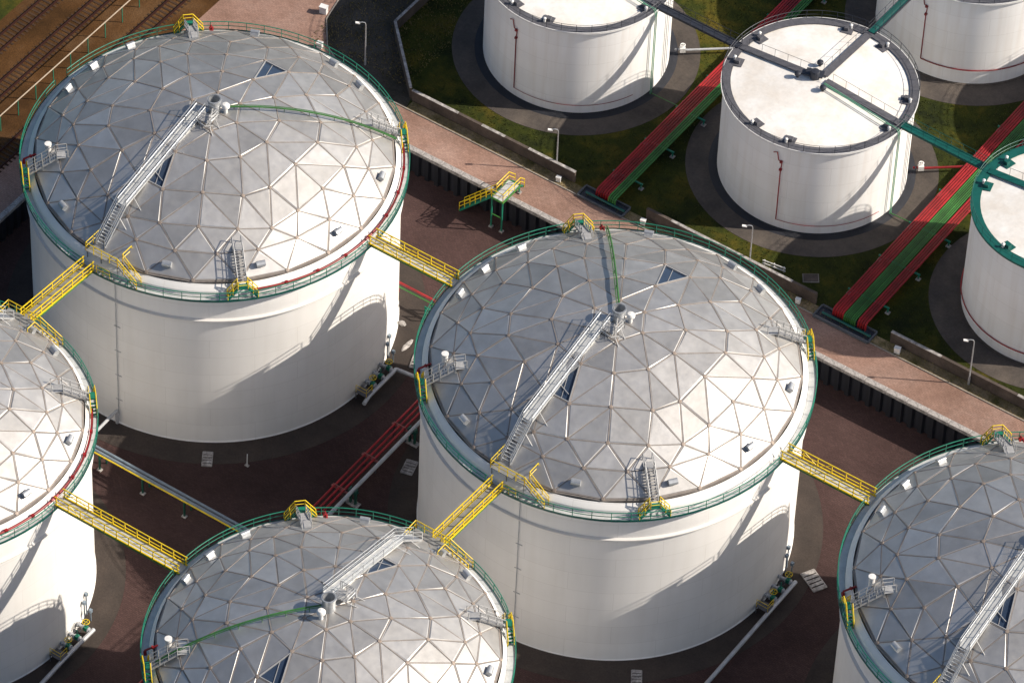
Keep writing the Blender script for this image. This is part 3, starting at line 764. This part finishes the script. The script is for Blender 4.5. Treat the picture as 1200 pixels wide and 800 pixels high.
    def f(mb): mb.lathe([(R - 0.3, 0.42), (R + 0.25, 0.40), (R + 0.75, 0.31), (R + 0.76, 0.2)] if ring else [(R - 0.3, 0.40), (R + 0.02, 0.40), (R + 0.03, 0.2)], 72)
    fp = part('foundation_ring', m_ring if ring else m_padconc, t, f, key + 'fr%d' % ring)
    part('apron', m_padconc, fp, lambda mb: mb.lathe([(R - 0.2, 0.325), (R + 3.1, 0.325), (R + 3.12, 0.2)], 72), key + 'ap')
    return t
HW = 12.1
white_tank('white flat-roofed tank cut off by the top edge, left of the others', (-38.8, 51.75), 10.3, HW, m_darkgrey, (0, 90), redpipe=(-97, -20, 1.6), green=True)
white_tank('white flat-roofed tank with grey rim and three roof walkways, wholly in view', (-8.56, 51.55), 10.3, HW, m_darkgrey, (0, 90, 180), redpipe=(-80, -15, 1.6), green=True)
white_tank('white tank at the top right corner, only its wall in view', (-7.1, 80.9), 10.3, HW, m_darkgrey, (0, 180, 270), redpipe=(-90, 0, 2.4), detail=False, ring=False)
white_tank('white tank with teal rim, cut off by the right edge', (22.25, 49.4), 9.74, 13.9, m_teal, (0, 90, 180), redpipe=(-168, -20, 1.9), detail=False, key='x', ring=False)
white_tank('white tank out beyond the top right corner', (22.9, 81.2), 10.3, HW, m_darkgrey, (180,), detail=False)

def catwalk(label, a, b, mt, rmt, z):
    a = Vector((*a, z)); b = Vector((*b, z)); L_ = (b - a).length
    t = thing('catwalk', label, 'catwalk', tuple(a), math.atan2(b.y - a.y, b.x - a.x), 'catwalks between white tanks')
    part('deck', mt, t, lambda mb: mb.box((L_ / 2, 0, 0.12), (L_ + 0.6, 0.8, 0.06)))
    def f(mb):
        for q in (-0.42, 0.42): mb.box((L_ / 2, q, 0.06), (L_ + 0.6, 0.07, 0.3))
    part('girder', rmt, t, f)
    for q in (-0.42, 0.42): part('handrail', rmt, t, lambda mb: rail_run(mb, [(-0.3, q, 0.12), (L_ + 0.3, q, 0.12)], 1.1, 0.025, 1.5))
ZC = ZU - 0.3 + HW
catwalk('dark catwalk between the two white tanks at top centre', (-28.6, 51.6), (-18.8, 51.5), m_dark, m_dark, ZC)
catwalk('teal catwalk from the grey-rimmed white tank to the teal-rimmed one', (1.7, 51.5), (12.7, 51.2), m_teal, m_teal, ZC + 0.05)
catwalk('green catwalk from the grey-rimmed white tank to the top right tank', (-8.5, 61.8), (-8.3, 70.8), m_teal, m_dark, ZC)

# ------------------------------------------------------------------ pipes
def pipe(label, pts, r, mt, group=None, cat='pipe', n=8, flange=0):
    def f(mb):
        mb.tube(pts, r, n)
        if flange:
            for a, b in zip(pts, pts[1:]):
                a = Vector(a); b = Vector(b); L_ = (b - a).length
                for i in range(1, int(L_ / flange) + 1):
                    c = a + (b - a) * (i * flange / L_) ; d = (b - a).normalized()
                    if i * flange < L_: mb.tube([c - d * 0.06, c + d * 0.06], r * 1.35, n)
    o = part('pipe', mt, None, f, smooth=True)
    return tag(o, label, cat, group)
ORD = ['leftmost', 'second', 'third', 'fourth', 'fifth', 'sixth', 'seventh', 'eighth', 'ninth']
NTH = ['nearest the road', 'second from the road', 'third from the road', 'fourth from the road', 'fifth from the road', 'sixth from the road', 'seventh from the road', 'eighth from the road', 'farthest from the road']
def bank(where, u0, step, cnt, r, mt, v0, v1, z, colour, group):
    for i in range(cnt):
        u = u0 + step * i; zz = z + random.uniform(-0.02, 0.02)
        lab = '%s pipe, %s of %d in %s' % (colour, ORD[i] + (' from left' if i else ''), cnt, where)
        pipe(lab, [(u, v0, ZU - 0.6), (u, v0 + 0.15, zz - 0.15), (u, v0 + 0.45, zz), (u, v1, zz)], r, mt, group, flange=random.uniform(6.5, 13))
def support(name, label, u0, u1, v, z0, z1, mt, group, foot=True):
    t = thing(name, label, 'pipe support', ((u0 + u1) / 2, v, z0), 0, group)
    w = u1 - u0
    part('beam', mt, t, lambda mb: mb.box((0, 0, z1 - z0 - 0.09), (w, 0.16, 0.16)))
    for q in (-1, 1):
        part('leg', mt, t, lambda mb: mb.box((q * (w / 2 - 0.15), 0, (z1 - z0 - 0.17) / 2), (0.12, 0.12, z1 - z0 - 0.17)))
        part('footing', m_cap, t, lambda mb: mb.box((q * (w / 2 - 0.15), 0, 0.06), (0.45, 0.45, 0.14)))
# rack one
r1 = 'the rack left of the grey-rimmed tank'
bank(r1, -24.45, 0.29, 6, 0.12, m_red, 34.3, 110, ZU + 0.95, 'red', 'red pipes of the rack left of the grey-rimmed tank')
bank(r1, -22.8, 0.25, 4, 0.10, m_lgreen, 34.1, 110, ZU + 0.95, 'green', 'green pipes of the rack left of the grey-rimmed tank')
for i in range(9): support('pipe_support', 'green pipe support, %s, under the rack left of the grey-rimmed tank' % NTH[i], -24.8, -21.1, 38 + 6 * i, ZU, ZU + 0.82, m_green, 'supports of the left rack')
r2 = 'the rack by the teal-rimmed tank'
bank(r2, 4.85, 0.28, 5, 0.12, m_red, 34.4, 110, ZU + 0.95, 'red', 'outer red pipes of the rack by the teal-rimmed tank')
bank(r2, 6.25, 0.21, 7, 0.085, m_lgreen, 34.2, 110, ZU + 0.95, 'green', 'green pipes of the rack by the teal-rimmed tank')
bank(r2, 7.85, 0.28, 4, 0.12, m_red, 34.4, 110, ZU + 0.95, 'dark red', 'inner red pipes of the rack by the teal-rimmed tank')
for i in range(9): support('pipe_support', 'green pipe support, %s, under the rack by the teal-rimmed tank' % NTH[i], 4.4, 9.4, 38 + 6 * i, ZU, ZU + 0.82, m_green, 'supports of the right rack')
def pit(label, u0, u1, v0, v1):
    t = thing('pipe_pit', label, 'pit', ((u0 + u1) / 2, (v0 + v1) / 2, ZU))
    w, d = u1 - u0, v1 - v0
    for (cx, cy, sx, sy, nm) in ((0, -d / 2, w, 0.16, 'pit_wall'), (0, d / 2, w, 0.16, 'pit_wall'), (-w / 2, 0, 0.16, d - 0.17, 'pit_wall'), (w / 2, 0, 0.16, d - 0.17, 'pit_wall')):
        part(nm, m_pit, t, lambda mb: mb.box((cx, cy, 0.14), (sx, sy, 0.26)))
    part('pit_floor', m_dark, t, lambda mb: mb.box((0, 0, 0.03), (w - 0.2, d - 0.2, 0.04)))
    part('header_pipe', m_teal, t, lambda mb: mb.tube([(-w / 2 + 0.6, -0.1, 0.30), (w / 2 - 0.15, -0.1, 0.30)], 0.13, 8), smooth=True)
    return t
pit('dark pipe pit with teal pipe where the left rack meets the road', -26.1, -20.5, 33.2, 34.9)
pit('dark pipe pit with teal pipe where the right rack meets the road', 3.3, 9.9, 33.0, 34.9)
# basin pipes
for i in range(3):
    u = -23.2 + 0.56 * i
    pipe('long red pipe, %s of three on the basin floor left of the middle domed tank' % ORD[i], [(u, 12.5, 2.0), (u, -95, 2.0)], 0.12, m_red, 'red pipes on the basin floor')
pipe('thick pale grey pipe beside the three red pipes on the basin floor', [(-21.3, 11, 2.05), (-21.3, -95, 2.05)], 0.21, m_pipegrey)
PN = ['first', 'second', 'third', 'fourth', 'fifth', 'sixth', 'seventh', 'eighth']
for i, v in enumerate((6.8, 1.6, -3.6, -8.8, -14.0, -19.2, -61, -66.2)):
    t = thing('pipe_trestle', 'low red trestle under the red pipes, %s from the sheet pile wall' % PN[i], 'pipe support', (-22.64, v, 0), 0, 'red trestles of the basin pipes')
    part('beam', m_trestle, t, lambda mb: mb.box((0, 0, 1.80), (1.9, 0.22, 0.16)))
    part('strap', m_trestle, t, lambda mb: mb.box((0, 0, 2.14), (1.5, 0.10, 0.04)))
    for q in (-0.7, 0.7): part('leg', m_dark, t, lambda mb: mb.box((q, 0, 0.86), (0.12, 0.12, 1.72)))
for i, v in enumerate((7.0, -3.3, -13.5, -61.5)):
    t = thing('pipe_support', 'dark green saddle stand under the thick grey pipe, %s from the sheet pile wall' % PN[i], 'pipe support', (-21.3, v, 0), 0, 'saddle stands of the grey pipe')
    part('saddle', m_dkgreen, t, lambda mb: (mb.box((0, 0, 1.76), (1.0, 0.5, 0.16)), mb.box((-0.36, 0, 2.0), (0.14, 0.5, 0.4)), mb.box((0.36, 0, 2.0), (0.14, 0.5, 0.4))))
    for q in (-0.3, 0.3): part('leg', m_dkgreen, t, lambda mb: mb.box((q, 0, 0.92), (0.16, 0.30, 1.52)))
    part('footing', m_cap, t, lambda mb: mb.box((0, 0, 0.09), (1.5, 0.7, 0.15)))
for nm, v in (('farther', -23.9), ('nearer', -24.35)):
    pipe('blue grey pipe crossing the dark basin floor, %s of the pair' % nm, [(-72, v, 1.95), (-24.0, v, 1.95)], 0.16, m_bluegrey, 'blue grey pipe pair')
pipe('thin yellow pipe crossing the dark basin floor', [(-72, -24.8, 2.2), (-26.5, -24.8, 2.2), (-26.3, -24.8, 1.2)], 0.075, m_yellow)
for i, u in enumerate((-60.9, -55.4, -49.9, -44.4, -39.0, -33.8, -28.5)):
    t = thing('pipe_support', 'small green stand under the yellow pipe, %s' % ['leftmost', 'second from left', 'third from left', 'fourth from left', 'fifth from left', 'sixth from left', 'rightmost'][i], 'pipe support', (u, -24.6, 0), 0, 'stands under the yellow pipe')
    part('post', m_dkgreen, t, lambda mb: mb.box((0, -0.2, 1.06), (0.16, 0.16, 2.1)))
    part('beam', m_dkgreen, t, lambda mb: mb.box((0, 0.45, 1.70), (0.14, 1.1, 0.14)))
    part('post', m_dkgreen, t, lambda mb: mb.box((0, 0.9, 0.82), (0.14, 0.14, 1.6)))
    part('footing', m_cap, t, lambda mb: mb.box((0, -0.2, 0.06), (0.5, 0.42, 0.12)))
pipe('pale pipe rising from the basin pipes to the base of the upper left tank', [(-46.7, -23.9, 2.0), (-46.7, -21.8, 2.1), (-46.7, -19.6, 2.2), (-46.7, -19.0, 2.2), (-46.7, -18.95, 0.4)], 0.17, m_pipegrey)
pipe('short red pipe in the gap between the upper left and middle domed tanks', [(-34.6, 12.9, 0.5), (-34.6, 12.9, 1.9), (-30.2, 12.9, 1.9), (-23.0, 12.9, 1.9), (-23.0, 12.5, 2.0)], 0.14, m_red)
pipe('thin green pipe under the short red pipe in the gap', [(-34.6, 12.6, 0.5), (-34.6, 12.6, 1.65), (-23.4, 12.6, 1.65)], 0.09, m_lgreen)
t = thing('pipe_support', 'green steel frame carrying the short red pipe in the gap between tanks', 'pipe support', (-29.9, 12.4, 0))
for dx in (-0.5, 0.5):
    for dy in (-0.6, 0.6): part('leg', m_green, t, lambda mb: mb.box((dx, dy, 0.85), (0.12, 0.12, 1.7)))
part('top_frame', m_green, t, lambda mb: [mb.box((0, q, 1.62), (1.2, 0.12, 0.12)) for q in (-0.6, 0.6)])

# valve stations at the foot of the domed tanks
def valve_station(label, c, R, tail):
    t = thing('valve_station', label, 'valves', (c[0] + R - 0.75, c[1], 0), 0, 'valve stations')
    part('header_pipe', m_pipegrey, t, lambda mb: mb.tube([(1.55, 3.4, 0.75), (1.55, -1.2, 0.75), (1.75, tail, 0.75)], 0.22, 10), smooth=True)
    for k, y in enumerate((3.0, 1.6, 0.2)):
        x0 = -(R - 0.75) + math.sqrt((R - 0.75) ** 2 - y * y)
        def f(mb):
            mb.tube([(x0 - 0.05, y, 0.8), (1.55, y, 0.8)], 0.16, 8)
            for x in (x0 + 0.25, 0.62, 1.2): mb.tube([(x - 0.05, y, 0.8), (x + 0.05, y, 0.8)], 0.29, 10)
        part('nozzle', m_pipegrey, t, f)
        v = part('valve_body', m_green, t, lambda mb: (mb.box((0.92, y, 0.85), (0.42, 0.4, 0.5)), mb.tube([(0.92, y, 1.0), (0.92, y, 1.9)], 0.06, 6)))
        def f(mb):
            mb.tube([(0.92 + 0.36 * math.cos(i * math.pi / 7), y + 0.36 * math.sin(i * math.pi / 7), 1.8) for i in range(14)], 0.035, 5, closed=True)
            mb.bar((0.58, y, 1.8), (1.26, y, 1.8), 0.04, 0.04); mb.bar((0.92, y - 0.34, 1.8), (0.92, y + 0.34, 1.8), 0.04, 0.04)
        part('handwheel', m_yellow if k != 1 else m_dark, v, f)
    def f(mb):
        mb.box((0.9, -1.3, 1.0), (1.4, 1.1, 0.06))
        for x in (0.25, 1.5):
            for y in (-1.8, -0.8): mb.box((x, y, 0.5), (0.08, 0.08, 1.0))
    pf = part('platform', m_darkgrey, t, f)
    part('handrail', m_yellow, pf, lambda mb: rail_run(mb, [(1.55, -0.8, 1.0), (1.55, -1.8, 1.0), (0.25, -1.8, 1.0)], 1.0, 0.035, 1.0))
    def f(mb):
        for x, y, h in ((0.3, 4.3, 2.6), (0.2, 5.0, 3.0), (0.9, 4.6, 1.5)):
            xx = -(R - 0.75) + math.sqrt((R - 0.75) ** 2 - y * y) + x; mb.tube([(xx, y, 0), (xx, y, h)], 0.07, 6); mb.box((xx, y, h), (0.3, 0.3, 0.4))
    part('instrument_posts', m_bluegrey, t, f)
    return t
valve_station('valves and grey pipe at the foot of the upper left domed tank', (-48.5, 0.15), 19.5, -2.5)
valve_station('valves and long grey pipe at the foot of the middle domed tank', (0, 0), 19.5, -40)
valve_station('valves at the foot of the domed tank at the left edge', (-49.6, -45.7), 17.2, -6)
pipe('bent grey pipe leading from the upper left tank valves under the middle tank rim', [(-28.2, 3.55, 0.75), (-26.2, 3.8, 0.75), (-22.0, 3.8, 0.85), (-21.5, 3.8, 1.95)], 0.2, m_pipegrey)
# side pipes with white valves at the white tanks
for nm, c in (('left of the top centre tanks', (-38.8, 51.75)), ('beside the grey-rimmed tank', (-8.56, 51.55))):
    x, y = c
    pipe('side pipe leaving the white tank %s' % ('cut off by the top edge' if x < -20 else 'with the grey rim'), [(x + 9.0, y + 5.6, ZU + 0.75), (x + 10.2, y + 6.4, ZU + 0.75), (x + 14.4, y + 9.9, ZU + 0.75)], 0.13, m_red if x > -20 else m_pipegrey, 'side pipes of the white tanks')
    t = thing('gate_valve', 'white gate valve beside the white tank %s' % ('cut off by the top edge' if x < -20 else 'with the grey rim'), 'valve', (x + 9.7, y + 6.05, ZU))
    part('valve_body', m_white, t, lambda mb: (mb.box((0, 0, 0.8), (0.6, 0.45, 0.6), 0.7), mb.tube([(0, 0, 1.0), (0, 0, 1.7)], 0.08, 6)))
    part('handwheel', m_white, t, lambda mb: mb.tube([(0.24 * math.cos(i * math.pi / 6), 0.24 * math.sin(i * math.pi / 6), 1.45) for i in range(12)], 0.07, 5, closed=True))
    part('flange', m_dark, t, lambda mb: mb.tube([(-0.5, -0.38, 0.75), (-0.42, -0.32, 0.75)], 0.3, 10))
    pipe('thin green ground pipe from the white tank %s' % ('cut off by the top edge' if x < -20 else 'with the grey rim'), [(x + 10.4, y - 1.2, ZU + 0.3), (x + 14.6, y - 1.25, ZU + 0.45), (x + 16, y - 1.25, ZU + 1.05)], 0.05, m_lgreen, 'green ground pipes')

# ------------------------------------------------------------------ crossing stairs over the sheet pile wall
t = thing('crossing_stairs', 'yellow and green steel stairs over the sheet pile wall to the road', 'stairs', (-31.9, 28.0, 0))
zt = 4.35
part('stair_flight', m_green, t, lambda mb: stair_flight(mb, (-4.7, -0.75, 0.05), (-0.75, -0.75, zt), 0.9, (0, 1, 0), 17, 0.22))
part('stair_flight', m_green, t, lambda mb: stair_flight(mb, (0, 3.0, ZU + 0.02), (0, 2.0, zt), 0.95, (1, 0, 0), 4, 0.2))
part('platform', m_deck, t, lambda mb: mb.box((0, 0.4, zt), (1.4, 3.2, 0.06)))
def f(mb):
    for q in (-0.73, 0.73): mb.box((q, 0.4, zt - 0.06), (0.08, 3.3, 0.26))
    for y in (-1.2, 2.0): mb.box((0, y, zt - 0.06), (1.37, 0.08, 0.25))
    mb.box((0, -1.2, 2.0), (1.3, 0.08, 0.1))
part('platform_frame', m_lgreen, t, f)
for x, y, z in ((-0.66, -1.15, 0), (0.66, -1.15, 0), (-0.66, 1.95, ZU), (0.66, 1.95, ZU)):
    part('leg', m_green, t, lambda mb: mb.box((x, y, (z + zt - 0.2) / 2), (0.13, 0.13, zt - 0.2 - z)))
    part('footing', m_cap, t, lambda mb: mb.box((x, y, z + 0.08), (0.42, 0.42, 0.14)))
def f(mb):
    rail_run(mb, [(-4.7, -1.2, 0.05), (-0.72, -1.2, zt), (0.72, -1.2, zt), (0.72, 2.0, zt), (0.6, 3.0, ZU)], 1.15, 0.05, 1.0)
    rail_run(mb, [(-4.7, -0.3, 0.05), (-0.72, -0.3, zt), (-0.72, 2.0, zt), (-0.6, 3.0, ZU)], 1.15, 0.05, 1.0)
part('yellow_railing', m_yellow, t, f)

# ------------------------------------------------------------------ lamp posts
for u, v, h, lab in ((-55.6, 36.2, 6.2, 'grey lamp post on the dark scrub at top left of centre'), (-30.0, 35.05, 6.0, 'pale lamp post by the bund wall below the top centre tank'), (-5.9, 35.2, 6.0, 'pale lamp post behind the middle domed tank rim'), (21.2, 34.35, 6.5, 'pale lamp post by the road near the right edge')):
    t = thing('lamp_post', lab, 'lamp post', (u, v, ZU), 0, 'lamp posts along the road')
    part('pole', m_galv, t, lambda mb: mb.lathe([(0.13, 0), (0.13, 0.9), (0.085, 1.0), (0.065, h - 0.3)], 8), smooth=True)
    part('arm', m_galv, t, lambda mb: mb.tube([(0, 0, h - 0.32), (-0.08, -0.06, h - 0.08), (-0.30, -0.22, h), (-0.55, -0.4, h - 0.06)], 0.05, 6), smooth=True)
    part('lamp_head', m_white, t, lambda mb: mb.obox((-0.70, -0.5, h - 0.12), (0.20, 0.145, -0.05), (-0.07, 0.10, 0), (0, 0, 0.06)))

# ------------------------------------------------------------------ small things on the ground
def slab(label, u, v, w, d, rz, z=0.0, mt=None, bars=5, name='floor_grating'):
    t = thing(name, label, 'grating', (u, v, z), rz)
    part('frame', mt or m_cap, t, lambda mb: [mb.box((0, q * d / 2, 0.07), (w, 0.08, 0.12)) for q in (-1, 1)] + [mb.box((q * w / 2, 0, 0.07), (0.08, d, 0.12)) for q in (-1, 1)])
    for i in range(bars): part('slat', mt or m_cap, t, lambda mb: mb.box((0, -d / 2 + d * (i + 0.5) / bars, 0.08), (w - 0.1, d / bars * 0.7, 0.06)))
slab('pale slatted slab on the dark floor below the upper left domed tank', -36.6, -17.3, 1.0, 1.9, R_(32.7))
slab('pale slatted slab on the dark floor left of the middle domed tank', -19.6, -6.2, 1.2, 1.9, R_(15))
slab('pale slatted slab at the bottom edge below the middle domed tank', 14.2, -15.7, 1.0, 1.9, R_(32.7))
slab('slatted grating on the pad right of the middle domed tank', 21.4, 5.1, 1.5, 2.6, R_(62), z=0.03)
slab('slatted grating in the gap by the upper left tank valves', -27.4, 6.2, 1.2, 2.0, R_(20), z=0.03)
def rock(label, u, v, z, sx, sy, sz, cat='stone', name='concrete_block'):
    def f(mb):
        n = 9; V = []
        for k, (r, h) in enumerate(((0.9, 0), (1, 0.35), (0.75, 0.85), (0.3, 1.0))):
            V += [(sx * r * (1 + random.uniform(-.15, .15)) * math.cos(2 * math.pi * i / n), sy * r * (1 + random.uniform(-.15, .15)) * math.sin(2 * math.pi * i / n), sz * h) for i in range(n)]
        mb.add(V, [(k * n + i, k * n + (i + 1) % n, (k + 1) * n + (i + 1) % n, (k + 1) * n + i) for k in range(3) for i in range(n)] + [tuple(range(3 * n, 4 * n))])
    o = part(name, m_cap, None, f, loc=(u, v, z)); tag(o, label, cat); return o
rock('rounded pale concrete lump in the gap between upper left and middle tanks', -31.8, 9.7, 0.03, 0.5, 0.36, 0.3)
rock('flat pale concrete lump in the gap, nearer the camera', -29.6, 7.5, 0.03, 0.3, 0.95, 0.12)
for i, (u, v, w, lab) in enumerate(((-64.0, 40.2, 0.8, 'small pale cabinet at the edge of the pink road, top left'), (-61.1, 35.5, 0.6, 'small pale cabinet by the far rim of the upper left domed tank'), (-18.2, 33.8, 0.55, 'small white marker block on the verge behind the middle domed tank'), (1.0, 33.75, 0.5, 'small white marker block near the right rim of the middle domed tank'), (13.0, 33.8, 0.6, 'small white marker block on the verge near the right hand pit'), (-28.9, 33.85, 0.5, 'small white marker block on the verge below the second lamp post'))):
    t = thing('cabinet' if i < 2 else 'marker_block', lab, 'cabinet' if i < 2 else 'marker', (u, v, ZU), 0.2, None)
    part('body', m_white, t, lambda mb: mb.box((0, 0, w * 0.55), (w, w * 0.7, w * 1.1))); part('lid', m_white, t, lambda mb: mb.box((0, 0, w * 1.1 + 0.04), (w * 1.12, w * 0.82, 0.07)))
t = thing('ground_panel', 'grey flat panel lying on the dark grass near the grey-rimmed tank', 'panel', (0.2, 37.5, ZU), R_(35))
part('plate', m_bund, t, lambda mb: mb.box((0, 0, 0.14), (1.5, 1.0, 0.06))); part('frame', m_conc, t, lambda mb: mb.box((0, 0, 0.05), (1.7, 1.2, 0.1)))
t = thing('barrier', 'white low barrier on the grass behind the middle domed tank', 'barrier', (-3.6, 36.3, ZU), R_(8))
for q in (0.35, 0.75): part('rail', m_white, t, lambda mb: mb.box((0, 0, q), (2.6, 0.08, 0.16)))
for q in (-1.1, 0, 1.1): part('post', m_white, t, lambda mb: mb.box((q, 0.09, 0.42), (0.1, 0.08, 0.84)))
t = thing('marker_post', 'thin white post on the dark floor below the upper left domed tank', 'post', (-32.9, -15.6, 0))
part('pole', m_white, t, lambda mb: mb.tube([(0, 0, 0), (0.05, 0, 1.7)], 0.05, 6)); part('foot', m_cap, t, lambda mb: mb.box((0, 0, 0.04), (0.45, 0.3, 0.08)))

# ------------------------------------------------------------------ grass tufts (uncountable)
def tufts(name, label, mt, areas, n, h0, h1):
    V = []; F = []
    def clear(u, v):
        for c, r in (((-38.8, 51.75), 13.5), ((-8.56, 51.55), 13.5), ((-7.1, 80.9), 13.5), ((22.25, 49.4), 12.9)):
            if math.hypot(u - c[0], v - c[1]) < r: return False
        return True
    wts = [(a[1] - a[0]) * (a[3] - a[2]) for a in areas]
    for _ in range(n):
        a = random.choices(areas, wts)[0]; u = random.uniform(a[0], a[1]); v = random.uniform(a[2], a[3])
        if not clear(u, v): continue
        for k in range(3):
            an = random.uniform(0, 6.283); w = random.uniform(0.03, 0.07); h = random.uniform(h0, h1); lx, ly = random.uniform(-.6, .6) * h, random.uniform(-.6, .6) * h
            i = len(V); V += [(u - w * math.cos(an), v - w * math.sin(an), ZU - 0.02), (u + w * math.cos(an), v + w * math.sin(an), ZU - 0.02), (u + lx, v + ly, ZU + h)]; F.append((i, i + 1, i + 2))
    me = bpy.data.meshes.new(name); me.from_pydata(V, [], F); me.materials.append(mt)
    o = bpy.data.objects.new(name, me); COL.objects.link(o); o['kind'] = 'stuff'; o['label'] = label; o['category'] = 'grass'
m_blade = mat('grass_blades', (0.075, 0.074, 0.008), 0.7, 0, 0.2, 0.35, col2=(0.022, 0.034, 0.004))
m_dry = mat('dry_blades', (0.30, 0.24, 0.11), 0.8, 0, 0.2, 0.5, col2=(0.12, 0.11, 0.03))
tufts('grass', 'short rough grass growing round the white tanks', m_blade, [(-55, 45, 35, 90)], 26000, 0.05, 0.2)
tufts('grass', 'dry weeds along the verge, and the scrub', m_dry, [(-48, 40, 33.3, 34.6), (-63, -50, 36, 60)], 5000, 0.05, 0.22)
